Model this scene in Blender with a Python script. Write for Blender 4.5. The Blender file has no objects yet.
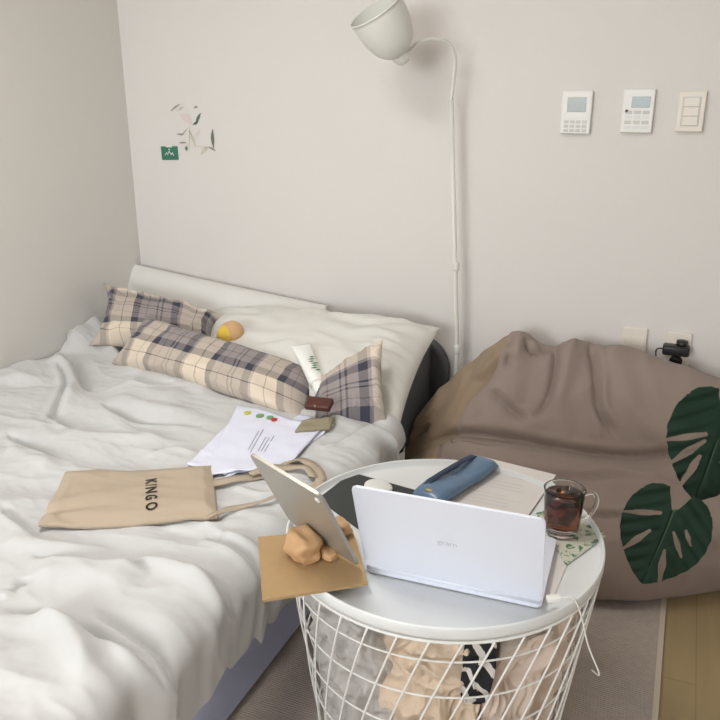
import bpy, bmesh, math, random
import numpy as np
from mathutils import Vector, Matrix
from mathutils.bvhtree import BVHTree
PI = math.pi
SC = bpy.context.scene
COL = SC.collection
rng = random.Random(7)

# ------------------------------------------------------------------ measured places (metres)
WIN = (-2.1, -0.1, 1.15, 2.32)
E_WIN = 82
E_FILL = 15  # strength of the added overhead fill
CLX = -1.1
CLY = 1.0
E_SUN = 3.0
E_WORLD = 1.0
EXPO = 0.21
SUNV = (0.62, -3.78, 1.8)
DUVTOP = [(-2.2, 2.36), (-2.002, 2.212), (-1.793, 2.079), (-1.607, 2.018), (-1.397, 1.949), (-1.187, 1.914), (-1.024, 1.938), (-0.777, 2.026), (-0.7, 2.02)]
FOLDLIST = [([(-2.206, 2.374), (-2.118, 2.189), (-2.178, 2.136)], 0.075, 0.1, False), ([(-2.125, 1.99), (-2.021, 1.752)], 0.03, 0.14, False), ([(-1.713, 1.935), (-1.519, 1.846), (-1.356, 1.887)], 0.022, 0.07, False),
 ([(-1.85, 2.046), (-1.702, 2.027), (-1.484, 1.959), (-1.268, 1.925)], 0.014, 0.035, False), ([(-2.154, 2.079), (-1.953, 1.943), (-1.816, 1.818), (-1.707, 1.648)], 0.022, 0.03, False),
 ([(-2.3, 2.415), (-2.047, 2.262), (-1.836, 2.112)], 0.015, 0.03, False), ([(-2.05, 1.997), (-1.883, 1.863), (-1.754, 1.673), (-1.691, 1.571)], -0.02, 0.018, True),
 ([(-2.031, 2.067), (-1.832, 1.884), (-1.719, 1.819)], -0.022, 0.016, True), ([(-1.624, 1.746), (-1.477, 1.695), (-1.383, 1.693), (-1.225, 1.736)], -0.026, 0.016, True),
 ([(-1.65, 1.81), (-1.451, 1.757), (-1.272, 1.79)], 0.012, 0.03, False), ([(-1.704, 1.949), (-1.57, 1.912), (-1.48, 1.971)], -0.014, 0.013, True),
 ([(-1.759, 1.661), (-1.678, 1.618), (-1.584, 1.576)], -0.016, 0.012, True), ([(-1.772, 1.496), (-1.639, 1.461), (-1.489, 1.419)], -0.018, 0.013, True),
 ([(-1.612, 1.548), (-1.465, 1.55), (-1.243, 1.622)], 0.01, 0.025, False), ([(-1.701, 1.413), (-1.516, 1.374), (-1.44, 1.367)], 0.012, 0.03, False), ([(-1.272, 1.525), (-1.24, 1.594), (-1.144, 1.6)], -0.01, 0.012, True),
 ([(-1.429, 1.159), (-1.285, 1.111), (-1.213, 1.082)], -0.014, 0.014, True), ([(-1.321, 1.059), (-1.228, 1.054), (-1.135, 1.089), (-1.032, 1.124)], 0.01, 0.02, False),
 ([(-1.207, 1.033), (-1.102, 1.053), (-0.989, 1.073), (-0.891, 1.079)], -0.016, 0.012, True), ([(-1.029, 1.076), (-0.914, 1.093), (-0.828, 1.083), (-0.749, 1.053), (-0.665, 1.0), (-0.6, 0.94)], 0.02, 0.022, False),
 ([(-0.817, 1.096), (-0.714, 1.037), (-0.626, 0.971), (-0.58, 0.934)], -0.018, 0.014, True), ([(-1.161, 0.961), (-1.056, 1.017), (-0.906, 1.05)], 0.018, 0.045, False),
 ([(-1.122, 0.874), (-1.035, 0.888), (-0.931, 0.89), (-0.846, 0.878), (-0.746, 0.864)], -0.024, 0.018, True), ([(-0.958, 0.933), (-0.86, 0.92), (-0.765, 0.889), (-0.682, 0.839)], -0.018, 0.016, True),
 ([(-1.04, 0.863), (-0.954, 0.859), (-0.876, 0.823), (-0.804, 0.762)], 0.02, 0.025, False), ([(-0.883, 0.877), (-0.774, 0.852), (-0.677, 0.792)], 0.014, 0.025, False),
 ([(-1.148, 0.915), (-1.149, 0.973)], -0.012, 0.01, True), ([(-0.898, 1.234), (-0.793, 1.209), (-0.74, 1.211)], -0.012, 0.012, True), ([(-0.8, 1.095), (-0.736, 1.097), (-0.673, 1.102)], -0.014, 0.013, True),
 ([(-0.788, 1.154), (-0.71, 1.119)], -0.01, 0.01, True), ([(-0.862, 1.231), (-0.763, 1.251)], 0.01, 0.02, False), ([(-0.666, 1.064), (-0.612, 1.007)], -0.012, 0.01, True),
 ([(-0.712, 0.98), (-0.637, 0.897), (-0.587, 0.83)], -0.012, 0.012, True), ([(-0.775, 0.969), (-0.679, 0.892), (-0.618, 0.817)], 0.012, 0.02, False),
 ([(-0.788, 1.996), (-0.813, 1.827), (-0.852, 1.724)], -0.014, 0.013, True), ([(-0.882, 1.999), (-0.884, 1.857)], 0.01, 0.03, False), ([(-0.782, 2.041), (-0.707, 1.871), (-0.706, 1.731)], 0.01, 0.03, False),
 ([(-1.019, 1.233), (-0.923, 1.251), (-0.837, 1.325)], 0.008, 0.015, False), ([(-0.962, 1.439), (-0.863, 1.426), (-0.808, 1.465)], 0.008, 0.015, False),
 ([(-2.05, 1.997), (-1.883, 1.863), (-1.754, 1.673), (-1.691, 1.571)], -0.006, 0.0055, True), ([(-2.031, 2.067), (-1.832, 1.884), (-1.719, 1.819)], -0.006, 0.0055, True),
 ([(-1.624, 1.746), (-1.477, 1.695), (-1.383, 1.693), (-1.225, 1.736)], -0.006, 0.0055, True), ([(-1.704, 1.949), (-1.57, 1.912), (-1.48, 1.971)], -0.006, 0.0055, True),
 ([(-1.759, 1.661), (-1.678, 1.618), (-1.584, 1.576)], -0.006, 0.0055, True), ([(-1.772, 1.496), (-1.639, 1.461), (-1.489, 1.419)], -0.006, 0.0055, True),
 ([(-1.272, 1.525), (-1.24, 1.594), (-1.144, 1.6)], -0.006, 0.0055, True), ([(-1.429, 1.159), (-1.285, 1.111), (-1.213, 1.082)], -0.006, 0.0055, True),
 ([(-1.207, 1.033), (-1.102, 1.053), (-0.989, 1.073), (-0.891, 1.079)], -0.006, 0.0055, True), ([(-0.817, 1.096), (-0.714, 1.037), (-0.626, 0.971), (-0.58, 0.934)], -0.006, 0.0055, True),
 ([(-1.122, 0.874), (-1.035, 0.888), (-0.931, 0.89), (-0.846, 0.878), (-0.746, 0.864)], -0.006, 0.0055, True), ([(-0.958, 0.933), (-0.86, 0.92), (-0.765, 0.889), (-0.682, 0.839)], -0.006, 0.0055, True),
 ([(-1.148, 0.915), (-1.149, 0.973)], -0.006, 0.0055, True), ([(-0.898, 1.234), (-0.793, 1.209), (-0.74, 1.211)], -0.006, 0.0055, True), ([(-0.8, 1.095), (-0.736, 1.097), (-0.673, 1.102)], -0.006, 0.0055, True),
 ([(-0.788, 1.154), (-0.71, 1.119)], -0.006, 0.0055, True), ([(-0.666, 1.064), (-0.612, 1.007)], -0.006, 0.0055, True), ([(-0.712, 0.98), (-0.637, 0.897), (-0.587, 0.83)], -0.006, 0.0055, True),
 ([(-0.788, 1.996), (-0.813, 1.827), (-0.852, 1.724)], -0.006, 0.0055, True), ([(-2.05, 1.975), (-1.883, 1.841), (-1.754, 1.651), (-1.691, 1.549)], 0.007, 0.014, False),
 ([(-2.031, 2.045), (-1.832, 1.862), (-1.719, 1.797)], 0.007, 0.014, False), ([(-1.624, 1.724), (-1.477, 1.673), (-1.383, 1.671), (-1.225, 1.714)], 0.007, 0.014, False),
 ([(-1.704, 1.927), (-1.57, 1.89), (-1.48, 1.949)], 0.007, 0.014, False), ([(-1.759, 1.639), (-1.678, 1.596), (-1.584, 1.554)], 0.007, 0.014, False),
 ([(-1.772, 1.474), (-1.639, 1.439), (-1.489, 1.397)], 0.007, 0.014, False), ([(-1.272, 1.503), (-1.24, 1.572), (-1.144, 1.578)], 0.007, 0.014, False),
 ([(-1.429, 1.137), (-1.285, 1.089), (-1.213, 1.06)], 0.007, 0.014, False), ([(-1.207, 1.011), (-1.102, 1.031), (-0.989, 1.051), (-0.891, 1.057)], 0.007, 0.014, False),
 ([(-0.817, 1.074), (-0.714, 1.015), (-0.626, 0.949), (-0.58, 0.912)], 0.007, 0.014, False), ([(-1.122, 0.852), (-1.035, 0.866), (-0.931, 0.868), (-0.846, 0.856), (-0.746, 0.842)], 0.007, 0.014, False),
 ([(-0.958, 0.911), (-0.86, 0.898), (-0.765, 0.867), (-0.682, 0.817)], 0.007, 0.014, False), ([(-1.148, 0.893), (-1.149, 0.951)], 0.007, 0.014, False),
 ([(-0.898, 1.212), (-0.793, 1.187), (-0.74, 1.189)], 0.007, 0.014, False), ([(-0.8, 1.073), (-0.736, 1.075), (-0.673, 1.08)], 0.007, 0.014, False), ([(-0.788, 1.132), (-0.71, 1.097)], 0.007, 0.014, False),
 ([(-0.666, 1.042), (-0.612, 0.985)], 0.007, 0.014, False), ([(-0.712, 0.958), (-0.637, 0.875), (-0.587, 0.808)], 0.007, 0.014, False), ([(-0.788, 1.974), (-0.813, 1.805), (-0.852, 1.702)], 0.007, 0.014, False)]
BBX = (-0.17, 0.695)
BEANFOLDS = [([(-0.8, 0.9), (-0.5, 0.905), (-0.2, 0.915), (0.05, 0.87), (0.25, 0.8)], -0.051, 0.025299999999999996, True), ([(-0.75, 0.93), (-0.4, 0.96), (0, 0.98), (0.2, 0.93)], 0.030599999999999995, 0.057499999999999996, False),
 ([(-0.72, 1.0), (-0.45, 1.03), (-0.2, 1.02), (0.02, 0.97)], -0.0204, 0.0161, True), ([(-0.7, 0.86), (-0.5, 0.87), (-0.3, 0.85)], 0.0204, 0.028749999999999998, False),
 ([(-0.36, 0.58), (-0.34, 0.7), (-0.35, 0.8), (-0.4, 0.86)], -0.030599999999999995, 0.014949999999999998, True), ([(-0.3, 0.56), (-0.3, 0.7), (-0.32, 0.84)], 0.0204, 0.023, False),
 ([(-0.25, 0.57), (-0.21, 0.7), (-0.18, 0.8), (-0.1, 0.87)], -0.023799999999999998, 0.0138, True), ([(-0.46, 0.6), (-0.42, 0.64), (-0.37, 0.6), (-0.33, 0.56)], -0.023799999999999998, 0.0138, True),
 ([(-0.5, 0.6), (-0.49, 0.7)], -0.0204, 0.0138, True), ([(-0.47, 0.66), (-0.53, 0.66), (-0.6, 0.7)], 0.0204, 0.0184, False), ([(-0.15, 0.6), (-0.1, 0.74), (0.02, 0.84), (0.15, 0.84)], 0.017, 0.034499999999999996, False),
 ([(0.0, 0.88), (0.12, 0.82), (0.22, 0.72)], -0.023799999999999998, 0.0161, True), ([(0.25, 0.62), (0.2, 0.75), (0.1, 0.86)], 0.023799999999999998, 0.034499999999999996, False),
 ([(-0.55, 0.75), (-0.45, 0.83), (-0.38, 0.86)], -0.017, 0.0161, True), ([(-0.5, 1.1), (-0.2, 1.14), (0.1, 1.08)], -0.0136, 0.023, True), ([(-0.84, 0.75), (-0.78, 0.8), (-0.73, 0.84)], -0.0136, 0.0138, True),
 ([(-0.8, 0.66), (-0.74, 0.73)], 0.0136, 0.023, False), ([(-0.8, 0.9), (-0.5, 0.905), (-0.2, 0.915), (0.05, 0.87), (0.25, 0.8)], -0.012, 0.006, True),
 ([(-0.72, 1.0), (-0.45, 1.03), (-0.2, 1.02), (0.02, 0.97)], -0.012, 0.006, True), ([(-0.36, 0.58), (-0.34, 0.7), (-0.35, 0.8), (-0.4, 0.86)], -0.012, 0.006, True),
 ([(-0.25, 0.57), (-0.21, 0.7), (-0.18, 0.8), (-0.1, 0.87)], -0.012, 0.006, True), ([(-0.46, 0.6), (-0.42, 0.64), (-0.37, 0.6), (-0.33, 0.56)], -0.012, 0.006, True), ([(-0.5, 0.6), (-0.49, 0.7)], -0.012, 0.006, True),
 ([(0.0, 0.88), (0.12, 0.82), (0.22, 0.72)], -0.012, 0.006, True), ([(-0.55, 0.75), (-0.45, 0.83), (-0.38, 0.86)], -0.012, 0.006, True), ([(-0.5, 1.1), (-0.2, 1.14), (0.1, 1.08)], -0.012, 0.006, True),
 ([(-0.84, 0.75), (-0.78, 0.8), (-0.73, 0.84)], -0.012, 0.006, True), ([(-0.778, 0.882), (-0.478, 0.887), (-0.17800000000000002, 0.897), (0.07200000000000001, 0.852), (0.272, 0.782)], 0.01, 0.012, False),
 ([(-0.698, 0.982), (-0.428, 1.012), (-0.17800000000000002, 1.002), (0.041999999999999996, 0.952)], 0.01, 0.012, False),
 ([(-0.33799999999999997, 0.5619999999999999), (-0.318, 0.6819999999999999), (-0.32799999999999996, 0.782), (-0.378, 0.842)], 0.01, 0.012, False),
 ([(-0.228, 0.5519999999999999), (-0.188, 0.6819999999999999), (-0.158, 0.782), (-0.07800000000000001, 0.852)], 0.01, 0.012, False),
 ([(-0.438, 0.582), (-0.39799999999999996, 0.622), (-0.348, 0.582), (-0.308, 0.542)], 0.01, 0.012, False), ([(-0.478, 0.582), (-0.46799999999999997, 0.6819999999999999)], 0.01, 0.012, False),
 ([(0.022, 0.862), (0.142, 0.8019999999999999), (0.242, 0.702)], 0.01, 0.012, False), ([(-0.528, 0.732), (-0.428, 0.8119999999999999), (-0.358, 0.842)], 0.01, 0.012, False),
 ([(-0.478, 1.082), (-0.17800000000000002, 1.1219999999999999), (0.122, 1.062)], 0.01, 0.012, False), ([(-0.818, 0.732), (-0.758, 0.782), (-0.708, 0.822)], 0.01, 0.012, False)]
KRAFT = [(-0.684, 1.108), (-0.577, 0.939), (-0.432, 1.053), (-0.53, 1.209)]
LAPTOP = ((-0.461, 1.11, 0.613), (-0.144, 1.125, 0.613), (-0.468, 1.04, 0.808), (-0.159, 1.055, 0.808), (-0.122, 1.33, 0.605))
TABLET = ((-0.462, 1.08, 0.628), (-0.632, 1.144, 0.645), (-0.483, 0.974, 0.816), (-0.651, 1.047, 0.821))
STAND = [(-0.569, 1.074), (-0.531, 1.096), (-0.547, 1.179)]
MATPTS = [(-0.659, 1.32), (-0.641, 1.462), (-0.395, 1.427), (-0.415, 1.17)]
MOUSE = (-0.551, 1.4)
TPAPER = [(-0.402, 1.378), (-0.229, 1.39), (-0.203, 1.631), (-0.402, 1.661)]
PCASE = ((-0.437, 1.376), (-0.36, 1.61))
NAPKIN = [(-0.213, 1.44), (-0.126, 1.272), (-0.069, 1.404), (-0.146, 1.533)]
MUG = (-0.153, 1.385)
PAD = [(-0.255, 1.143), (-0.132, 1.149), (-0.121, 1.339), (-0.267, 1.348)]
HUB = (-0.127, 1.136)
TOTE = [(-1.261, 1.112), (-0.9, 1.29), (-1.06, 1.509), (-1.401, 1.347)]
KINGO_U = (-1.142, 1.369, 0.53)
KINGO_D = (-1.03, 1.226, 0.53)
KINGO_C = (-1.102, 1.311, 0.515)
STRAP1 = [(-1.012, 1.407), (-0.955, 1.454), (-0.913, 1.514), (-0.886, 1.588), (-0.854, 1.627), (-0.799, 1.599), (-0.763, 1.542), (-0.769, 1.487), (-0.8, 1.463)]
STRAP2 = [(-0.932, 1.488), (-0.902, 1.537), (-0.863, 1.572), (-0.82, 1.578), (-0.782, 1.546)]
STRAP3 = [(-0.915, 1.274), (-0.897, 1.317), (-0.867, 1.355), (-0.827, 1.392), (-0.806, 1.439), (-0.782, 1.471)]
BPAPERS = [([(-0.997, 1.46), (-0.892, 1.638), (-0.868, 1.852), (-1.001, 1.895)], 'lilac-white sheet of paper at the bottom right of the pile on the bed'),
 ([(-1.131, 1.497), (-0.999, 1.477), (-0.982, 1.796), (-1.17, 1.806)], 'lilac-white sheet of paper sticking out at the left of the pile on the bed'),
 ([(-1.051, 1.443), (-0.871, 1.569), (-0.887, 1.798), (-1.215, 1.902)], 'top printed sheet of the white papers on the bed')]
STICKERS = [((-1.143, 1.826, 0.54), 'yellow_s', 0.011), ((-1.096, 1.82, 0.54), 'green', 0.012), ((-1.061, 1.818, 0.54), 'green', 0.01), ((-1.042, 1.81, 0.54), 'red', 0.009)]
STICKLAB = ['yellow-green tab, leftmost along the top edge of the papers', 'green tab beside the yellow one on the papers', 'smaller green tab next to the red one on the papers', 'small red tab at the top edge of the papers']
KHAKI = [(-0.944, 1.754), (-0.862, 1.812), (-0.874, 1.872), (-0.956, 1.821)]
PLUSH = (-1.449, 2.24, 0.633)
PLUSH2 = (-1.791, 2.25, 0.614)
TUBE = ((-1.13, 2.16, 0.65), (-0.991, 2.02, 0.549))
WALLET = (-0.921, 1.864, 0.58)
LAMPX = -0.717
POLE = [(-0.717, 2.6, 0.02), (-0.717, 2.6, 0.554), (-0.736, 2.6, 0.851), (-0.773, 2.6, 1.424)]
JOINTS = [(-0.717, 2.6, 0.558), (-0.733, 2.6, 0.865)]
GOOSE = [(-0.773, 2.6, 1.424), (-0.763, 2.59, 1.502), (-0.756, 2.57, 1.553), (-0.769, 2.54, 1.593), (-0.803, 2.5, 1.606), (-0.839, 2.46, 1.596), (-0.865, 2.44, 1.572), (-0.878, 2.43, 1.56)]
SHADE = ((-0.891, 2.42, 1.56), (-0.945, 2.35, 1.68))
LAMPR = 0.088
DEVICES = {'sockets': [(-0.115, 0.613, 0.082, 0.14), (0.026, 0.611, 0.082, 0.141)], 'switch': [(-0.029, 1.389, 0.08, 0.121)], 'thermo1': [(-0.374, 1.385, 0.096, 0.134)], 'thermo2': [(-0.185, 1.39, 0.096, 0.133)]}
CARD = (-1.999, 1.219)
DECAL = [((-1.979, 1.384), (-1.932, 1.411), 0.006, 'd_grey'), ((-1.945, 1.385), (-1.914, 1.4), 0.008, 'd_cream'), ((-1.936, 1.369), (-1.881, 1.335), 0.035, 'd_pink'), ((-1.877, 1.331), (-1.852, 1.343), 0.007, 'd_green'),
 ((-1.862, 1.331), (-1.835, 1.377), 0.012, 'd_green'), ((-1.867, 1.396), (-1.847, 1.4), 0.008, 'd_grey'), ((-1.784, 1.244), (-1.783, 1.317), 0.014, 'd_green'), ((-1.812, 1.247), (-1.775, 1.232), 0.008, 'd_grey'),
 ((-1.848, 1.215), (-1.812, 1.247), 0.014, 'd_cream'), ((-1.958, 1.295), (-1.924, 1.292), 0.006, 'd_grey'), ((-1.951, 1.26), (-1.912, 1.261), 0.006, 'd_grey'), ((-1.914, 1.229), (-1.913, 1.249), 0.012, 'd_green'),
 ((-1.892, 1.327), (-1.904, 1.233), 0.002, 'd_cream'), ((-1.898, 1.312), (-1.87, 1.242), 0.012, 'd_cream'), ((-1.869, 1.25), (-1.812, 1.243), 0.002, 'd_cream'), ((-1.867, 1.281), (-1.845, 1.312), 0.01, 'd_pink'),
 ((-1.939, 1.288), (-1.902, 1.319), 0.002, 'd_grey')]
PETIOLES = [((0.133, 1.785, 0.745), [(0.45, 1.82, 0.62), (0.25, 1.85, 0.8)]), ((0.052, 1.581, 0.592), [(0.5, 1.76, 0.46), (0.145, 1.865, 0.543), (0.096, 1.698, 0.548)]), ((0.72, 1.75, 0.8), [(0.66, 1.8, 0.5)]),
 ((0.55, 2.0, 0.92), [(0.6, 1.86, 0.55)])]

# ------------------------------------------------------------------ noise
_r = np.random.RandomState(11)
_perm = _r.permutation(256); _perm = np.concatenate([_perm, _perm])
_grad = _r.normal(size=(256, 3)); _grad /= np.linalg.norm(_grad, axis=1)[:, None]
def noise(x, y, z=0.0):
    x, y, z = np.broadcast_arrays(np.asarray(x, float), np.asarray(y, float), np.asarray(z, float))
    xi, yi, zi = np.floor(x).astype(int), np.floor(y).astype(int), np.floor(z).astype(int)
    xf, yf, zf = x - xi, y - yi, z - zi
    f = lambda t: t * t * t * (t * (t * 6 - 15) + 10)
    u, v, w = f(xf), f(yf), f(zf)
    def g(a, b, c):
        h = _perm[_perm[_perm[(xi + a) & 255] + ((yi + b) & 255)] + ((zi + c) & 255)]
        q = _grad[h]
        return q[..., 0] * (xf - a) + q[..., 1] * (yf - b) + q[..., 2] * (zf - c)
    l = lambda a, b, t: a + (b - a) * t
    return l(l(l(g(0,0,0), g(1,0,0), u), l(g(0,1,0), g(1,1,0), u), v),
             l(l(g(0,0,1), g(1,0,1), u), l(g(0,1,1), g(1,1,1), u), v), w) * 1.6
def ridged(x, y, z=0.0):
    return 1 - 2 * np.abs(noise(x, y, z))
def smooth(a, b, t):
    t = np.clip((t - a) / (b - a), 0, 1); return t * t * (3 - 2 * t)

# ------------------------------------------------------------------ materials
def mat(name, col, rough=0.6, metal=0.0, bump=None, bscale=300, sheen=0, spec=0.5, trans=0, ior=1.45, coat=0, vary=0, vscale=8, sub=0):
    m = bpy.data.materials.new(name); m.use_nodes = True
    nt = m.node_tree; b = nt.nodes['Principled BSDF']
    b.inputs['Base Color'].default_value = (*col, 1)
    b.inputs['Roughness'].default_value = rough; b.inputs['Metallic'].default_value = metal
    b.inputs['Specular IOR Level'].default_value = spec
    b.inputs['Transmission Weight'].default_value = trans; b.inputs['IOR'].default_value = ior
    b.inputs['Coat Weight'].default_value = coat
    if sheen: b.inputs['Sheen Weight'].default_value = sheen
    if bump or vary:
        tc = nt.nodes.new('ShaderNodeTexCoord')
    if bump:
        n = nt.nodes.new('ShaderNodeTexNoise'); n.inputs['Scale'].default_value = bscale; n.inputs['Detail'].default_value = 3
        nt.links.new(tc.outputs['Object'], n.inputs['Vector'])
        bp = nt.nodes.new('ShaderNodeBump'); bp.inputs['Strength'].default_value = bump; bp.inputs['Distance'].default_value = 0.002
        nt.links.new(n.outputs['Fac'], bp.inputs['Height']); nt.links.new(bp.outputs['Normal'], b.inputs['Normal'])
    if vary:
        n2 = nt.nodes.new('ShaderNodeTexNoise'); n2.inputs['Scale'].default_value = vscale; n2.inputs['Detail'].default_value = 4
        nt.links.new(tc.outputs['Object'], n2.inputs['Vector'])
        mx = nt.nodes.new('ShaderNodeMix'); mx.data_type = 'RGBA'
        mx.inputs[6].default_value = (*[c * (1 - vary) for c in col], 1); mx.inputs[7].default_value = (*[min(1, c * (1 + vary)) for c in col], 1)
        nt.links.new(n2.outputs['Fac'], mx.inputs[0]); nt.links.new(mx.outputs[2], b.inputs['Base Color'])
    return m
def srgb(r, g, b):
    f = lambda c: (c / 255 / 12.92) if c / 255 <= 0.04045 else ((c / 255 + 0.055) / 1.055) ** 2.4
    return (f(r), f(g), f(b))
def weave(name, col, scale=900, strength=0.3, vary=0.08, rough=0.9):
    m = mat(name, col, rough, sheen=0.15, spec=0.2, vary=vary, vscale=14)
    nt = m.node_tree; b = nt.nodes['Principled BSDF']
    tc = nt.nodes.new('ShaderNodeTexCoord'); hs = []
    for d in ('X', 'Y'):
        w = nt.nodes.new('ShaderNodeTexWave'); w.bands_direction = d; w.inputs['Scale'].default_value = scale / 6; w.inputs['Distortion'].default_value = 1.5
        nt.links.new(tc.outputs['Object'], w.inputs['Vector']); hs.append(w)
    ad = nt.nodes.new('ShaderNodeMath'); nt.links.new(hs[0].outputs['Fac'], ad.inputs[0]); nt.links.new(hs[1].outputs['Fac'], ad.inputs[1])
    bp = nt.nodes.new('ShaderNodeBump'); bp.inputs['Strength'].default_value = strength; bp.inputs['Distance'].default_value = 0.001
    nt.links.new(ad.outputs[0], bp.inputs['Height']); nt.links.new(bp.outputs['Normal'], b.inputs['Normal'])
    return m

M = {}
M['wall'] = mat('wall_paper', srgb(224, 220, 216), 0.9, bump=0.25, bscale=180, spec=0.2)
M['wall_side'] = mat('wall_paper_side', srgb(224, 221, 216), 0.9, bump=0.25, bscale=180, spec=0.2)
M['ceiling'] = mat('ceiling_paper', srgb(235, 233, 228), 0.9)
M['duvet'] = mat('white_cotton', srgb(205, 205, 205), 0.85, bump=0.12, bscale=700, sheen=0.2, spec=0.2)
M['pillow_w'] = mat('pillow_cotton', srgb(224, 222, 216), 0.9, bump=0.15, bscale=500, sheen=0.1, spec=0.2)
M['pillow_w2'] = mat('quilted_white', srgb(228, 226, 222), 0.9, bump=0.15, bscale=500, spec=0.2)
M['blue'] = mat('blue_sheet', srgb(190, 197, 224), 0.9, bump=0.15, bscale=600, spec=0.2)
M['grey_up'] = weave('charcoal_fabric', srgb(92, 94, 98), 900, 0.4)
M['bean'] = mat('taupe_cover', srgb(152, 136, 127), 0.95, bump=0.2, bscale=600, sheen=0.1, spec=0.15, vary=0.05, vscale=5)
M['bean_side'] = mat('tan_cover', srgb(152, 133, 112), 0.95, bump=0.2, bscale=600, sheen=0.1, spec=0.15, vary=0.06, vscale=5)
M['white_metal'] = mat('white_powder_coat', srgb(240, 239, 236), 0.4)
M['tray'] = mat('white_tray', srgb(226, 228, 228), 0.35)
M['lamp'] = mat('lamp_enamel', srgb(225, 224, 217), 0.35)
M['plastic'] = mat('white_plastic', srgb(235, 233, 228), 0.4)
M['plastic2'] = mat('ivory_plastic', srgb(232, 224, 212), 0.4)
M['black'] = mat('black_plastic', srgb(35, 35, 36), 0.4)
M['lcd'] = mat('lcd_glass', srgb(128, 134, 126), 0.2)
M['lcd2'] = mat('lcd_glass_blue', srgb(128, 142, 142), 0.2)
M['btn'] = mat('button_grey', srgb(205, 203, 200), 0.5)
M['btn2'] = mat('button_pale', srgb(226, 226, 226), 0.5)
M['laptop'] = mat('white_laptop_shell', srgb(226, 230, 242), 0.35, spec=0.4)
M['keys'] = mat('laptop_keys', srgb(215, 216, 220), 0.5)
M['screen'] = mat('dark_screen', srgb(22, 24, 28), 0.12)
M['alu'] = mat('aluminium', srgb(178, 174, 166), 0.4, metal=0.55)
M['alu_edge'] = mat('aluminium_edge', srgb(205, 200, 192), 0.35, metal=0.5)
M['kraft'] = mat('kraft_paper', srgb(176, 146, 106), 0.85, bump=0.2, bscale=400, vary=0.07, vscale=30)
M['peach'] = mat('peach_resin', srgb(204, 164, 122), 0.45, bump=0.3, bscale=40, vary=0.12, vscale=25)
M['paper'] = mat('white_paper', srgb(228, 230, 246), 0.85)
M['paper2'] = mat('warm_paper', srgb(222, 217, 214), 0.85)
M['ink'] = mat('grey_ink', srgb(130, 130, 145), 0.8)
M['ink2'] = mat('black_ink', srgb(48, 42, 40), 0.8)
M['logo'] = mat('logo_grey', srgb(192, 194, 204), 0.4)
M['khaki'] = mat('khaki_cover', srgb(150, 142, 118), 0.8, bump=0.2, bscale=300)
M['red'] = mat('sticker_red', srgb(205, 40, 60), 0.6)
M['green'] = mat('sticker_green', srgb(120, 165, 110), 0.6)
M['yellow_s'] = mat('sticker_yellow', srgb(205, 200, 90), 0.6)
M['canvas'] = weave('tote_canvas', srgb(200, 182, 160), 1600, 0.5, 0.05)
M['yellow'] = mat('yellow_plush', srgb(222, 186, 78), 0.95, bump=0.6, bscale=250, sheen=0.3)
M['tan_plush'] = mat('tan_plush', srgb(205, 165, 120), 0.95, bump=0.6, bscale=250, sheen=0.3)
M['brown'] = mat('brown_leather', srgb(82, 44, 36), 0.5, bump=0.3, bscale=200)
M['tube'] = mat('white_tube', srgb(240, 240, 236), 0.35)
M['leafgreen'] = mat('print_green', srgb(60, 120, 80), 0.6)
M['blackmat'] = mat('charcoal_mat', srgb(62, 64, 62), 0.8, bump=0.2, bscale=400)
M['mouse'] = mat('white_mouse', srgb(226, 226, 222), 0.35)
M['case'] = mat('blue_faux_leather', srgb(98, 124, 152), 0.38, bump=0.35, bscale=60, coat=0.2)
M['zip'] = mat('navy_zip', srgb(48, 60, 84), 0.6)
M['brass'] = mat('brass', srgb(170, 155, 120), 0.35, metal=0.8)
M['glass'] = mat('clear_glass', (1, 1, 1), 0.02, trans=1, ior=1.45)
M['coffee'] = mat('iced_coffee', (0.16, 0.045, 0.014), 0.05, trans=0.75, ior=1.33)
_nt = M['coffee'].node_tree; _b = _nt.nodes['Principled BSDF']; _b.inputs['Base Color'].default_value = (1, .9, .8, 1); _b.inputs['Transmission Weight'].default_value = 1
_va = _nt.nodes.new('ShaderNodeVolumeAbsorption'); _va.inputs['Color'].default_value = (.70, .34, .13, 1); _va.inputs['Density'].default_value = 68
_nt.links.new(_va.outputs[0], _nt.nodes['Material Output'].inputs['Volume'])
M['ice'] = mat('ice', (0.95, 0.85, 0.7), 0.05, trans=1, ior=1.31)
M['card'] = mat('green_card', srgb(58, 120, 98), 0.7)
M['pin'] = mat('white_pin', srgb(235, 235, 230), 0.4)
M['lgrey'] = mat('grey_jersey', srgb(186, 182, 178), 0.95, bump=0.3, bscale=400, sheen=0.1, vary=0.05)
M['lbeige'] = mat('cream_knit', srgb(216, 196, 174), 0.95, bump=0.35, bscale=300, sheen=0.1, vary=0.06)
M['lpink'] = mat('pale_beige_cotton', srgb(214, 196, 182), 0.95, bump=0.2, bscale=400, sheen=0.1)
M['ldark'] = mat('mauve_label', srgb(105, 70, 66), 0.9)
M['pot'] = mat('white_pot', srgb(215, 212, 205), 0.5)
M['soil'] = mat('potting_soil', srgb(60, 45, 34), 1.0, bump=1, bscale=80)
M['rib'] = mat('leaf_rib', srgb(50, 78, 54), 0.6)
M['stem'] = mat('green_stem', srgb(70, 96, 62), 0.5)
M['glass_pane'] = mat('window_glass', (1, 1, 1), 0.0, trans=1, ior=1.0)

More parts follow.
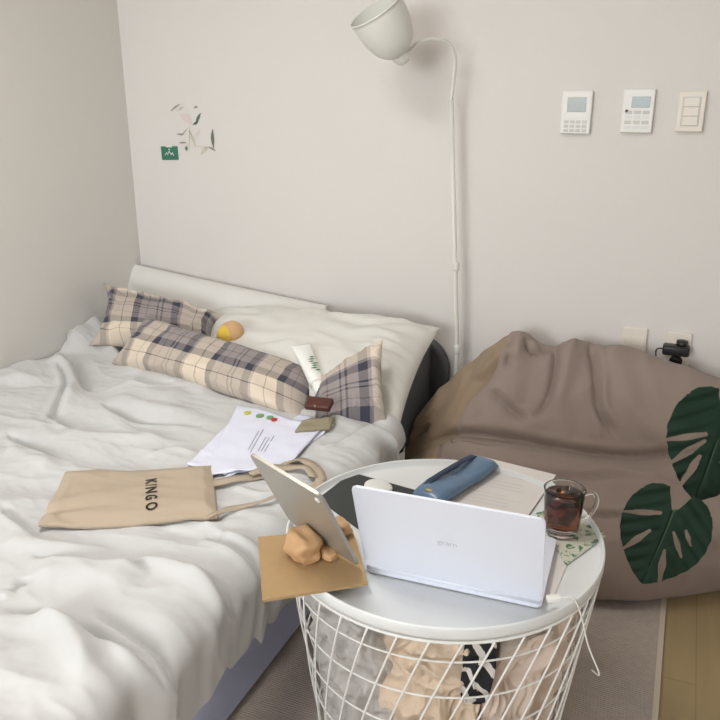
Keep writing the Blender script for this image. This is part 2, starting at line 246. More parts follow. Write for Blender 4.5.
def floor_mat():
    m = mat('wood_vinyl', srgb(150, 128, 92), 0.55, bump=0.1, bscale=60)
    nt = m.node_tree; b = nt.nodes['Principled BSDF']
    tc = nt.nodes.new('ShaderNodeTexCoord'); mp = nt.nodes.new('ShaderNodeMapping'); mp.inputs['Scale'].default_value = (9, 1.1, 1)
    nt.links.new(tc.outputs['Object'], mp.inputs['Vector'])
    n = nt.nodes.new('ShaderNodeTexNoise'); n.inputs['Scale'].default_value = 3; n.inputs['Detail'].default_value = 6; n.inputs['Distortion'].default_value = 0.6
    nt.links.new(mp.outputs['Vector'], n.inputs['Vector'])
    br = nt.nodes.new('ShaderNodeTexBrick'); br.inputs['Scale'].default_value = 1; br.inputs['Brick Width'].default_value = 1.2; br.inputs['Row Height'].default_value = 0.17; br.inputs['Mortar Size'].default_value = 0.0015
    br.inputs['Color1'].default_value = (*srgb(172, 150, 112), 1); br.inputs['Color2'].default_value = (*srgb(168, 146, 108), 1); br.inputs['Mortar'].default_value = (*srgb(150, 128, 92), 1)
    mr = nt.nodes.new('ShaderNodeMapping'); mr.inputs['Rotation'].default_value = (0, 0, PI / 2)
    nt.links.new(tc.outputs['Object'], mr.inputs['Vector']); nt.links.new(mr.outputs['Vector'], br.inputs['Vector'])
    mx = nt.nodes.new('ShaderNodeMix'); mx.data_type = 'RGBA'; mx.blend_type = 'MULTIPLY'
    mx.inputs[0].default_value = 0.25
    nt.links.new(br.outputs['Color'], mx.inputs[6]); nt.links.new(n.outputs['Fac'], mx.inputs[7])
    nt.links.new(mx.outputs[2], b.inputs['Base Color'])
    return m
M['floor'] = floor_mat()
def rug_mat():
    m = mat('rug_weave', srgb(178, 166, 156), 1.0, vary=0.14, vscale=60, spec=0.1)
    nt = m.node_tree; b = nt.nodes['Principled BSDF']
    tc = nt.nodes.new('ShaderNodeTexCoord')
    w = nt.nodes.new('ShaderNodeTexWave'); w.bands_direction = 'Y'; w.inputs['Scale'].default_value = 45; w.inputs['Distortion'].default_value = 3; w.inputs['Detail'].default_value = 3
    nt.links.new(tc.outputs['Object'], w.inputs['Vector'])
    bp = nt.nodes.new('ShaderNodeBump'); bp.inputs['Strength'].default_value = 0.5; bp.inputs['Distance'].default_value = 0.002
    nt.links.new(w.outputs['Fac'], bp.inputs['Height']); nt.links.new(bp.outputs['Normal'], b.inputs['Normal'])
    return m
M['rug'] = rug_mat()
M['rug_edge'] = mat('rug_binding', srgb(200, 188, 172), 0.95)

def plaid_mat(name, period=0.2, off=(0, 0)):
    m = mat(name, (1, 1, 1), 0.95, sheen=0.15, spec=0.15)
    nt = m.node_tree; b = nt.nodes['Principled BSDF']; L = nt.links
    uv = nt.nodes.new('ShaderNodeUVMap'); sp = nt.nodes.new('ShaderNodeSeparateXYZ'); L.new(uv.outputs['UV'], sp.inputs[0])
    cream, taupe, dark, line = srgb(220, 206, 188), srgb(156, 147, 146), srgb(66, 68, 80), srgb(120, 106, 102)
    stops = [(0, cream), (0.12, line), (0.132, cream), (0.27, dark), (0.37, taupe), (0.46, line), (0.475, taupe), (0.60, dark), (0.62, taupe), (0.66, dark), (0.68, taupe), (0.80, dark), (0.90, taupe), (0.94, cream)]
    outs = []
    for ax, o in zip((0, 1), off):
        ad = nt.nodes.new('ShaderNodeMath'); ad.operation = 'MULTIPLY_ADD'; ad.inputs[1].default_value = 1 / period; ad.inputs[2].default_value = o
        L.new(sp.outputs[ax], ad.inputs[0])
        fr = nt.nodes.new('ShaderNodeMath'); fr.operation = 'FRACT'; L.new(ad.outputs[0], fr.inputs[0])
        cr = nt.nodes.new('ShaderNodeValToRGB'); cr.color_ramp.interpolation = 'CONSTANT'
        e = cr.color_ramp.elements
        e[0].position = 0; e[0].color = (*stops[0][1], 1); e[1].position = stops[1][0]; e[1].color = (*stops[1][1], 1)
        for p, c in stops[2:]:
            q = e.new(p); q.color = (*c, 1)
        L.new(fr.outputs[0], cr.inputs[0]); outs.append(cr)
    mx = nt.nodes.new('ShaderNodeMix'); mx.data_type = 'RGBA'; mx.inputs[0].default_value = 0.5
    L.new(outs[0].outputs[0], mx.inputs[6]); L.new(outs[1].outputs[0], mx.inputs[7]); L.new(mx.outputs[2], b.inputs['Base Color'])
    return m
M['plaid'] = plaid_mat('brushed_plaid', 0.30, (0.05, 0.3))
M['plaid2'] = plaid_mat('brushed_plaid_b', 0.30, (0.55, 0.55))
M['plaid3'] = plaid_mat('brushed_plaid_c', 0.30, (0.7, 0.75))
def stripe_mat():
    m = mat('striped_cotton', (1, 1, 1), 0.9); nt = m.node_tree; L = nt.links
    tc = nt.nodes.new('ShaderNodeTexCoord'); mp = nt.nodes.new('ShaderNodeMapping'); mp.inputs['Rotation'].default_value = (0, 0.3, 0.5)
    w = nt.nodes.new('ShaderNodeTexWave'); w.inputs['Scale'].default_value = 14; w.inputs['Distortion'].default_value = 0.8; w.inputs['Detail'].default_value = 0
    cr = nt.nodes.new('ShaderNodeValToRGB'); cr.color_ramp.interpolation = 'CONSTANT'
    cr.color_ramp.elements[0].color = (*srgb(38, 38, 44), 1); cr.color_ramp.elements[1].position = 0.72; cr.color_ramp.elements[1].color = (*srgb(215, 210, 205), 1)
    L.new(tc.outputs['Object'], mp.inputs[0]); L.new(mp.outputs[0], w.inputs['Vector']); L.new(w.outputs['Fac'], cr.inputs[0]); L.new(cr.outputs[0], nt.nodes['Principled BSDF'].inputs['Base Color'])
    return m
M['stripe'] = stripe_mat()
def leaf_mat():
    m = mat('monstera_leaf', srgb(34, 74, 50), 0.42, spec=0.4); nt = m.node_tree; L = nt.links
    tc = nt.nodes.new('ShaderNodeTexCoord'); n = nt.nodes.new('ShaderNodeTexNoise'); n.inputs['Scale'].default_value = 14
    mx = nt.nodes.new('ShaderNodeMix'); mx.data_type = 'RGBA'; mx.inputs[6].default_value = (*srgb(18, 38, 27), 1); mx.inputs[7].default_value = (*srgb(30, 54, 40), 1)
    L.new(tc.outputs['Object'], n.inputs['Vector']); L.new(n.outputs['Fac'], mx.inputs[0]); L.new(mx.outputs[2], nt.nodes['Principled BSDF'].inputs['Base Color'])
    return m
M['leaf'] = leaf_mat()
M['leaf'].node_tree.nodes['Principled BSDF'].inputs['Roughness'].default_value = .6; M['leaf'].node_tree.nodes['Principled BSDF'].inputs['Specular IOR Level'].default_value = .25
def napkin_mat():
    m = mat('leaf_print_napkin', srgb(206, 206, 190), 0.9); nt = m.node_tree; L = nt.links
    tc = nt.nodes.new('ShaderNodeTexCoord'); v = nt.nodes.new('ShaderNodeTexVoronoi'); v.inputs['Scale'].default_value = 60
    n = nt.nodes.new('ShaderNodeTexNoise'); n.inputs['Scale'].default_value = 45; n.inputs['Distortion'].default_value = 1.5
    cr = nt.nodes.new('ShaderNodeValToRGB'); cr.color_ramp.elements[0].position = 0.5; cr.color_ramp.elements[0].color = (*srgb(206, 206, 190), 1)
    cr.color_ramp.elements[1].position = 0.58; cr.color_ramp.elements[1].color = (*srgb(88, 128, 96), 1)
    L.new(tc.outputs['Object'], n.inputs['Vector']); L.new(n.outputs['Fac'], cr.inputs[0]); L.new(cr.outputs[0], nt.nodes['Principled BSDF'].inputs['Base Color'])
    return m
M['napkin'] = napkin_mat()

MD = {'d_grey': mat('dried_grey', srgb(158, 154, 146), 0.9), 'd_green': mat('dried_green', srgb(112, 124, 108), 0.9), 'd_pink': mat('petal_pink', srgb(222, 208, 204), 0.9), 'd_cream': mat('petal_cream', srgb(205, 200, 184), 0.9)}
# ------------------------------------------------------------------ object helpers
def tag(o, label, cat, group=None):
    o['label'] = label; o['category'] = cat
    if group: o['group'] = group
    return o
def thing(name, label, cat, loc=(0, 0, 0), rot=(0, 0, 0), group=None):
    o = bpy.data.objects.new(name, None); COL.objects.link(o); o.location = loc; o.rotation_euler = rot
    o.empty_display_size = 0.1
    return tag(o, label, cat, group)
def mk(name, verts, faces, material, parent=None, sm=True, uvs=None):
    me = bpy.data.meshes.new(name); me.from_pydata([tuple(map(float, v)) for v in verts], [], faces)
    if uvs is not None:
        ul = me.uv_layers.new(name='UVMap'); idx = np.zeros(len(me.loops), dtype=np.int32); me.loops.foreach_get('vertex_index', idx)
        ul.data.foreach_set('uv', np.asarray(uvs, dtype=np.float32)[idx].ravel())
    me.validate(); me.materials.append(material)
    bm = bmesh.new(); bm.from_mesh(me)
    if len(bm.faces) < 60000: bmesh.ops.recalc_face_normals(bm, faces=bm.faces)
    for f in bm.faces: f.smooth = sm
    bm.to_mesh(me); bm.free()
    o = bpy.data.objects.new(name, me); COL.objects.link(o)
    if parent: o.parent = parent
    return o
def objbm(name, bm, material, parent=None, sm=False):
    me = bpy.data.meshes.new(name); bmesh.ops.recalc_face_normals(bm, faces=bm.faces)
    for f in bm.faces: f.smooth = sm
    bm.to_mesh(me); bm.free(); me.materials.append(material)
    o = bpy.data.objects.new(name, me); COL.objects.link(o)
    if parent: o.parent = parent
    return o
def box_bm(size, loc=(0, 0, 0), bev=0.0, seg=2, rot=None, bm=None):
    b2 = bmesh.new()
    bmesh.ops.create_cube(b2, size=1)
    bmesh.ops.scale(b2, vec=size, verts=b2.verts)
    if bev: bmesh.ops.bevel(b2, geom=b2.edges[:], offset=bev, segments=seg, affect='EDGES', profile=0.5)
    if rot: bmesh.ops.rotate(b2, cent=(0, 0, 0), matrix=rot, verts=b2.verts)
    bmesh.ops.translate(b2, vec=loc, verts=b2.verts)
    if bm is None: return b2
    me = bpy.data.meshes.new('t'); b2.to_mesh(me); b2.free(); bm.from_mesh(me); bpy.data.meshes.remove(me)
    return bm
def box(name, size, loc, material, parent=None, bev=0.0, seg=2, rot=None, sm=False):
    return objbm(name, box_bm(size, loc, bev, seg, rot), material, parent, sm)
def struct(o): o['kind'] = 'structure'; return o
def catmull(pts, n=8, closed=False):
    P = [np.array(p, float) for p in pts]; out = []
    N = len(P); rngk = range(N) if closed else range(N - 1)
    for i in rngk:
        p0 = P[(i - 1) % N] if (closed or i > 0) else 2 * P[0] - P[1]
        p1 = P[i]; p2 = P[(i + 1) % N]
        p3 = P[(i + 2) % N] if (closed or i < N - 2) else 2 * P[-1] - P[-2]
        for k in range(n):
            t = k / n
            out.append(0.5 * ((2 * p1) + (-p0 + p2) * t + (2 * p0 - 5 * p1 + 4 * p2 - p3) * t * t + (-p0 + 3 * p1 - 3 * p2 + p3) * t ** 3))
    if not closed: out.append(P[-1])
    return out
def tube_vf(pts, rad, seg=8, caps=True):
    P = [Vector(map(float, p)) for p in pts]; n = len(P); V = []; F = []
    t0 = (P[1] - P[0]).normalized(); a = Vector((0, 0, 1)) if abs(t0.z) < 0.9 else Vector((1, 0, 0))
    nrm = (a - t0 * a.dot(t0)).normalized()
    for i in range(n):
        t = (P[min(i + 1, n - 1)] - P[max(i - 1, 0)]).normalized()
        nrm = (nrm - t * nrm.dot(t)).normalized(); bn = t.cross(nrm)
        r = rad[i] if hasattr(rad, '__len__') else rad
        for k in range(seg):
            an = 2 * PI * k / seg; V.append(P[i] + (nrm * math.cos(an) + bn * math.sin(an)) * r)
    for i in range(n - 1):
        for k in range(seg):
            F.append((i * seg + k, i * seg + (k + 1) % seg, (i + 1) * seg + (k + 1) % seg, (i + 1) * seg + k))
    if caps: F.append(tuple(range(seg))); F.append(tuple(range((n - 1) * seg, n * seg)))
    return V, F
def tube(name, pts, rad, material, parent=None, seg=8):
    V, F = tube_vf(pts, rad, seg); return mk(name, V, F, material, parent)
def lathe(name, prof, material, parent=None, seg=48, mat4=None, sm=True):
    V = []; F = []; n = len(prof)
    for k in range(seg):
        a = 2 * PI * k / seg
        for r, z in prof:
            v = Vector((r * math.cos(a), r * math.sin(a), z)); V.append(mat4 @ v if mat4 else v)
    for k in range(seg):
        for i in range(n - 1):
            F.append((k * n + i, ((k + 1) % seg) * n + i, ((k + 1) % seg) * n + i + 1, k * n + i + 1))
    o = mk(name, V, F, material, parent, sm)
    bm = bmesh.new(); bm.from_mesh(o.data); bmesh.ops.remove_doubles(bm, verts=bm.verts, dist=1e-6); bmesh.ops.recalc_face_normals(bm, faces=bm.faces); bm.to_mesh(o.data); bm.free()
    return o
def grid_faces(nu, nv, off=0, closed_u=False):
    F = []
    for i in range(nu if closed_u else nu - 1):
        for j in range(nv - 1):
            a = off + i * nv + j; b = off + ((i + 1) % nu) * nv + j
            F.append((a, b, b + 1, a + 1))
    return F
def seg_dist(X, Y, poly):
    """distance to a polyline, and 0..1 position along it"""
    best = np.full(X.shape, 1e9); tt = np.zeros(X.shape); poly = np.array(poly, float)
    L = np.hypot(*(poly[1:] - poly[:-1]).T); cum = np.concatenate([[0], np.cumsum(L)]); side = np.zeros(X.shape)
    for k in range(len(poly) - 1):
        a, b = poly[k], poly[k + 1]; d = b - a; l2 = (d ** 2).sum() + 1e-12
        t = np.clip(((X - a[0]) * d[0] + (Y - a[1]) * d[1]) / l2, 0, 1)
        ds = np.hypot(X - a[0] - t * d[0], Y - a[1] - t * d[1]); m = ds < best
        best = np.where(m, ds, best); tt = np.where(m, (cum[k] + t * L[k]) / cum[-1], tt)
        s = np.sign((X - a[0]) * d[1] - (Y - a[1]) * d[0]); side = np.where(m, s, side)
    return best, tt, side
def fold(X, Y, poly, amp, w, sharp=False):
    poly = [p[:2] for p in catmull([np.array(p[:2]) for p in poly], 4)]
    d, t, s = seg_dist(X, Y, poly)
    taper = smooth(0, 0.22, t) * smooth(1, 0.75, t)
    taper = np.clip(taper, 0, 1)
    prof = np.exp(-d / w) if sharp else np.exp(-(d / w) ** 2)
    return amp * prof * taper
def text(name, s, size, material, parent, fn, ext=0.0):
    cu = bpy.data.curves.new('txt', 'FONT'); cu.body = s; cu.size = size; cu.extrude = ext; cu.align_x = 'CENTER'; cu.align_y = 'CENTER'; cu.resolution_u = 3; cu.offset = .0011 if s.startswith('K') else 0
    to = bpy.data.objects.new('txt', cu); COL.objects.link(to); dg = bpy.context.evaluated_depsgraph_get()
    me = bpy.data.meshes.new_from_object(to.evaluated_get(dg)); bpy.data.objects.remove(to)
    for v in me.vertices: v.co = Vector(fn(v.co))
    me.name = name; me.materials.clear(); me.materials.append(material)
    o = bpy.data.objects.new(name, me); COL.objects.link(o); o.parent = parent
    return o

# ------------------------------------------------------------------ room
XL, XR, YB, YF, ZC = -2.2, 1.5, 2.7, -3.0, 2.4
struct(box('floor', (XR - XL + .2, YB - YF + .2, 0.1), ((XL + XR) / 2, (YB + YF) / 2, -0.05), M['floor']))
struct(box('ceiling', (XR - XL + .2, YB - YF + .2, 0.1), ((XL + XR) / 2, (YB + YF) / 2, ZC + .05), M['ceiling']))
struct(box('wall_left', (0.1, YB - YF, ZC), (XL - .05, (YB + YF) / 2, ZC / 2), M['wall_side']))
struct(box('wall_right', (0.1, YB - YF, ZC), (XR + .05, (YB + YF) / 2, ZC / 2), M['wall']))
struct(box('wall_back', (XR - XL + .2, 0.1, ZC), ((XL + XR) / 2, YB + .05, ZC / 2), M['wall']))
WX0, WX1, WZ0, WZ1 = WIN
bm = bmesh.new()
box_bm((WX0 - XL + .1, 0.1, ZC), ((WX0 + XL - .1) / 2, YF - .05, ZC / 2), bm=bm)
box_bm((XR + .1 - WX1, 0.1, ZC), ((XR + .1 + WX1) / 2, YF - .05, ZC / 2), bm=bm)
box_bm((WX1 - WX0, 0.1, WZ0), ((WX1 + WX0) / 2, YF - .05, WZ0 / 2), bm=bm)
box_bm((WX1 - WX0, 0.1, ZC - WZ1), ((WX1 + WX0) / 2, YF - .05, (ZC + WZ1) / 2), bm=bm)
struct(objbm('wall_front', bm, M['wall']))
bm = bmesh.new(); fw = 0.04
for cx, cz, sx, sz in (((WX0 + WX1) / 2, WZ0 + fw / 2, WX1 - WX0, fw), ((WX0 + WX1) / 2, WZ1 - fw / 2, WX1 - WX0, fw), (WX0 + fw / 2, (WZ0 + WZ1) / 2, fw, WZ1 - WZ0), (WX1 - fw / 2, (WZ0 + WZ1) / 2, fw, WZ1 - WZ0)):
    box_bm((sx, 0.06, sz), (cx, YF - .05, cz), bm=bm)
struct(objbm('window_1', bm, M['plastic']))

# ------------------------------------------------------------------ rug
rg = box('rug', (1.9, 2.5, 0.006), (-0.87, 1.05, 0.004), M['rug']); tag(rg, 'beige-grey flat woven rug under the wire table', 'rug')
e_ = box('edge_binding', (0.014, 2.5, 0.008), (0.079, 1.05, 0.005), M['rug_edge'], rg); e_['label'] = 'paler stitched rug edge'

# ------------------------------------------------------------------ bed
bed = thing('bed', 'low bed with pale blue fitted sheet and charcoal headboard against the back wall', 'bed', (0, 0, 0))
box('mattress', (1.345, 2.0, 0.40), (-1.517, 1.615, 0.21), M['blue'], bed, bev=0.05, seg=5, sm=True)['label'] = 'mattress in pale blue fitted sheet'
# headboard: rounded-top upholstered slab
def rounded_slab(name, x0, x1, z0, z1, y0, y1, r, material, parent):
    pts = [(x0, z0), (x1, z0)]
    for k in range(9): a = k / 8 * PI / 2; pts.append((x1 - r + r * math.cos(a), z1 - r + r * math.sin(a)))
    for k in range(9): a = PI / 2 + k / 8 * PI / 2; pts.append((x0 + r + r * math.cos(a), z1 - r + r * math.sin(a)))
    n = len(pts); V = [(x, y0, z) for x, z in pts] + [(x, y1, z) for x, z in pts]
    F = [tuple(range(n)), tuple(range(n, 2 * n))] + [(i, (i + 1) % n, n + (i + 1) % n, n + i) for i in range(n)]
    o = mk(name, V, F, material, parent, sm=False)
    md = o.modifiers.new('b', 'BEVEL'); md.width = 0.012; md.segments = 3; md.limit_method = 'ANGLE'
    return o
rounded_slab('headboard', -2.19, -0.765, 0.0, 0.575, 2.625, 2.695, 0.13, M['grey_up'], bed)['label'] = 'charcoal upholstered headboard'
_w = [(2.13, .0), (2.63, .0), (2.63, .55), (2.5, .53), (2.3, .46), (2.16, .43), (2.13, .40)]
_n = len(_w); mk('headboard_wing', [(-.853, a, b) for a, b in _w] + [(-.825, a, b) for a, b in _w], [tuple(range(_n)), tuple(range(_n, 2 * _n))] + [(i, (i + 1) % _n, _n + (i + 1) % _n, _n + i) for i in range(_n)], M['grey_up'], bed, sm=False)

# ------------------------------------------------------------------ duvet (a draped sheet with drawn folds)
NU, NV = 330, 420
EDGEX = -0.79          # where the top starts rolling over the side
yt_pts = DUVTOP
yt_pts = sorted([(p[0], p[1]) for p in yt_pts])
def ytop(x): return np.interp(x, [p[0] for p in yt_pts], [p[1] for p in yt_pts])
FOLDS = FOLDLIST
def duvet_h(x, y):
    """height of the duvet's upper side over the plan"""
    wx = x + 0.05 * noise(x * 2.2 + 4, y * 2.2, 1.3); wy = y + 0.05 * noise(x * 2.2, y * 2.2, 7.7)
    h = 0.492 + 0.018 * noise(x * 2.0, y * 2.0, 0.4)
    h = h + 0.012 * smooth(1.2, 2.2, y)
    for poly, a, w, sh in FOLDS: h = h + (1.0 if w > .06 else 1.4) * fold(x, y, poly, a, w, sh)
    # soft waves running across the bed, stronger to the left of the sleeper's fold
    h = h + 0.015 * ridged(wx * 2.2 + 0.3, wy * 6.0, 3.1) * (0.55 + 0.45 * smooth(1.5, .7, y))
    h = h + 0.007 * ridged(wx * 3.4 + wy * 2, wy * 10, 5.5)
    h = h + 0.006 * ridged(wx * 7 - wy * 2.5, wy * 3.2 + wx, 6.6) * smooth(1.35, 1.0, y) * smooth(-1.2, -.9, x)
    h = h + 0.0018 * ridged(wx * 14, wy * 24, 9.1) + 0.0006 * noise(x * 60, y * 60, 2)
    return h
us = np.linspace(0, 1, NU); vs = np.linspace(0, 1, NV)
Ug, Vg = np.meshgrid(us, vs, indexing='ij')
# cross-section parameter: flat from the wall to EDGEX, then down the side
flat = EDGEX - 0.035 * smooth(1.65, 1.25, 0.5 + Vg * 1.75) - (XL + .005); drop = 0.27
S = Ug * (flat + drop); over = np.clip(S - flat, 0, None)
y0 = 0.5
X0 = XL + .005 + np.minimum(S, flat)
YT = ytop(X0); YT = YT
tail = 0.16
Vlen = (YT - y0) + tail
Yp = y0 + Vg * Vlen; ov2 = np.clip(Yp - (YT), 0, None); Yc = np.minimum(Yp, YT)
R1 = 0.075
th = np.clip(over / R1, 0, PI / 2 * 1.12)
bx = R1 * np.sin(th); bz = -R1 * (1 - np.cos(th))
rest = np.clip(over - th * R1, 0, None)
bz = bz - rest * 0.97; bx = bx - rest * 0.10
R2 = 0.032
th2 = np.clip(ov2 / R2, 0, PI)
by = R2 * np.sin(th2); bz2 = -R2 * (1 - np.cos(th2)); rest2 = np.clip(ov2 - th2 * R2, 0, None); by = by - rest2
Hh = duvet_h(X0 + bx * 0.5, Yc)
side_w = smooth(0, 0.12, over)
Xs = X0 + bx; Ys = Yc + by; Zs = Hh + bz + bz2
# hanging pleats on the side
pl = 0.016 * ridged(Yp * 7 + 0.6 * noise(Yp * 3, over * 4, 2), over * 2.2, 4.4) + 0.008 * noise(Yp * 19, over * 5, 8)
Xs = Xs + side_w * pl; Zs = Zs + smooth(0.2, drop, over) * 0.018 * noise(Yp * 4.5, 0.3, 6.2)
wl = smooth(0.06, 0.0, X0 - XL); Zs = Zs - wl * 0.012
Zs = np.where(ov2 > 0, np.maximum(Zs, 0.418), Zs)
V = np.stack([Xs, Ys, Zs], -1).reshape(-1, 3)
duvet = mk('duvet', V, grid_faces(NU, NV), M['duvet']); tag(duvet, 'rumpled white cotton duvet spread over the bed', 'duvet')
duvet_bvh = BVHTree.FromPolygons([tuple(v) for v in V], grid_faces(NU, NV))
def dz(x, y):
    h = duvet_bvh.ray_cast(Vector((x, y, 1.0)), Vector((0, 0, -1)))
    return h[0].z if h[0] is not None else 0.45
def dsm(x, y, r=0.05):
    """stiff sheet over the folds: between the local mean and the local top"""
    q = [dz(x + a * r, y + b * r) for a in (-1, 0, 1) for b in (-1, 0, 1)]
    return 0.5 * max(q) + 0.5 * sum(q) / 9

# ------------------------------------------------------------------ pillows
def pillow(name, c, thick, material, label, cat='pillow', seed=0, wr=0.006, ear=0.12, mid=None, group=None, bend=0.0, face=-1):
    TL, TR, BR, BL = [np.array(p, float) for p in c]
    n = 70; t = np.linspace(-1, 1, n); U, Vv = np.meshgrid(t, t, indexing='ij')
    # concave sides and pointed corners
    pu = U * (1 - ear * (1 - np.abs(Vv) ** 2.2) * np.abs(U) ** 3 * 0.5); pv = Vv * (1 - ear * (1 - np.abs(U) ** 2.2) * np.abs(Vv) ** 3 * 0.5)
    a = (pu + 1) / 2; b = (pv + 1) / 2
    P = ((1 - a) * (1 - b))[..., None] * BL + (a * (1 - b))[..., None] * BR + (a * b)[..., None] * TR + ((1 - a) * b)[..., None] * TL
    nrm = np.cross(BR - BL, TL - BL); nrm /= np.linalg.norm(nrm)
    prof = (1 - np.abs(U) ** 2.6) ** 0.55 * (1 - np.abs(Vv) ** 2.6) ** 0.55
    sx = np.linalg.norm(BR - BL) / 2; sy = np.linalg.norm(TL - BL) / 2
    X = U * sx; Y = Vv * sy
    edge = np.maximum(np.abs(U), np.abs(Vv))
    w1 = wr * ridged(X * 9 + seed, Y * 9 + .5 * noise(X * 6, Y * 6, seed), seed) * (0.5 + edge) * np.minimum(1, 4 * (1 - edge) + .12)
    ang = np.arctan2(Y, X)
    w1 = w1 + wr * 1.1 * ridged(ang * 5 + seed, edge * 1.5, seed + 2) * smooth(0.35, 0.85, edge) * np.minimum(1, 5 * (1 - edge) + .1)
    bd = -bend * (1 - U ** 2)
    top = P + nrm * ((prof * thick * 0.5 + w1 + bd)[..., None]); bot = P - nrm * ((prof * thick * 0.5 - bd)[..., None])
    if mid is not None:
        top = mid(U, Vv, top); bot = mid(U, Vv, bot)
    V = np.concatenate([top.reshape(-1, 3), bot.reshape(-1, 3)]); m = n * n
    F = grid_faces(n, n) + [tuple(reversed(f)) for f in grid_faces(n, n, m)]
    for i in range(n - 1):
        for e0, e1 in (((i, 0), (i + 1, 0)), ((i + 1, n - 1), (i, n - 1)), ((0, i + 1), (0, i)), ((n - 1, i), (n - 1, i + 1))):
            q0 = e0[0] * n + e0[1]; q1 = e1[0] * n + e1[1]; F.append((q0, q1, q1 + m, q0 + m))
    uv = np.stack([X, Y], -1).reshape(-1, 2); uv = np.concatenate([uv, uv])
    o = mk(name, V, F, material, uvs=uv)
    bm = bmesh.new(); bm.from_mesh(o.data); bmesh.ops.remove_doubles(bm, verts=bm.verts, dist=0.0004); bmesh.ops.recalc_face_normals(bm, faces=bm.faces); bm.to_mesh(o.data); bm.free()
    tag(o, label, cat, group)
    return o
pillow('pillow', [(-2.246, 2.67, 0.75), (-1.263, 2.66, 0.652), (-1.246, 2.52, 0.504), (-2.207, 2.52, 0.505)], 0.1, M['pillow_w2'], 'white quilted pillow leaning on the back wall at the left corner', seed=1, wr=0.002, ear=0.05)
pillow('pillow', [(-1.795, 2.58, 0.591), (-0.768, 2.56, 0.643), (-0.726, 2.006, 0.46), (-1.466, 2.024, 0.48)], 0.21, M['pillow_w'], 'large off-white pillow propped against the headboard at the right', seed=4, wr=0.009, ear=0.1)
pillow('plaid_pillow', [(-2.174, 2.42, 0.714), (-1.589, 2.42, 0.636), (-1.497, 2.239, 0.54), (-2.032, 2.144, 0.54)], 0.13, M['plaid2'], 'beige and grey plaid pillow in the corner, partly hidden by the duvet', seed=6, wr=0.009, ear=0.4, group='plaid pillows')
pillow('plaid_pillow', [(-1.808, 2.22, 0.663), (-1.047, 2.16, 0.566), (-0.97, 1.885, 0.5), (-1.886, 2.079, 0.5)], 0.19, M['plaid'], 'long plaid pillow lying across the middle of the bed head', seed=9, wr=0.009, ear=0.15, group='plaid pillows')
pillow('plaid_pillow', [(-1.062, 2.1, 0.538), (-0.826, 2.13, 0.715), (-0.749, 1.979, 0.5), (-0.939, 1.85, 0.5)], 0.1, M['plaid3'], 'smaller plaid pillow with its corner pointing up, right of the white tube', seed=12, wr=0.006, ear=0.2, group='plaid pillows')

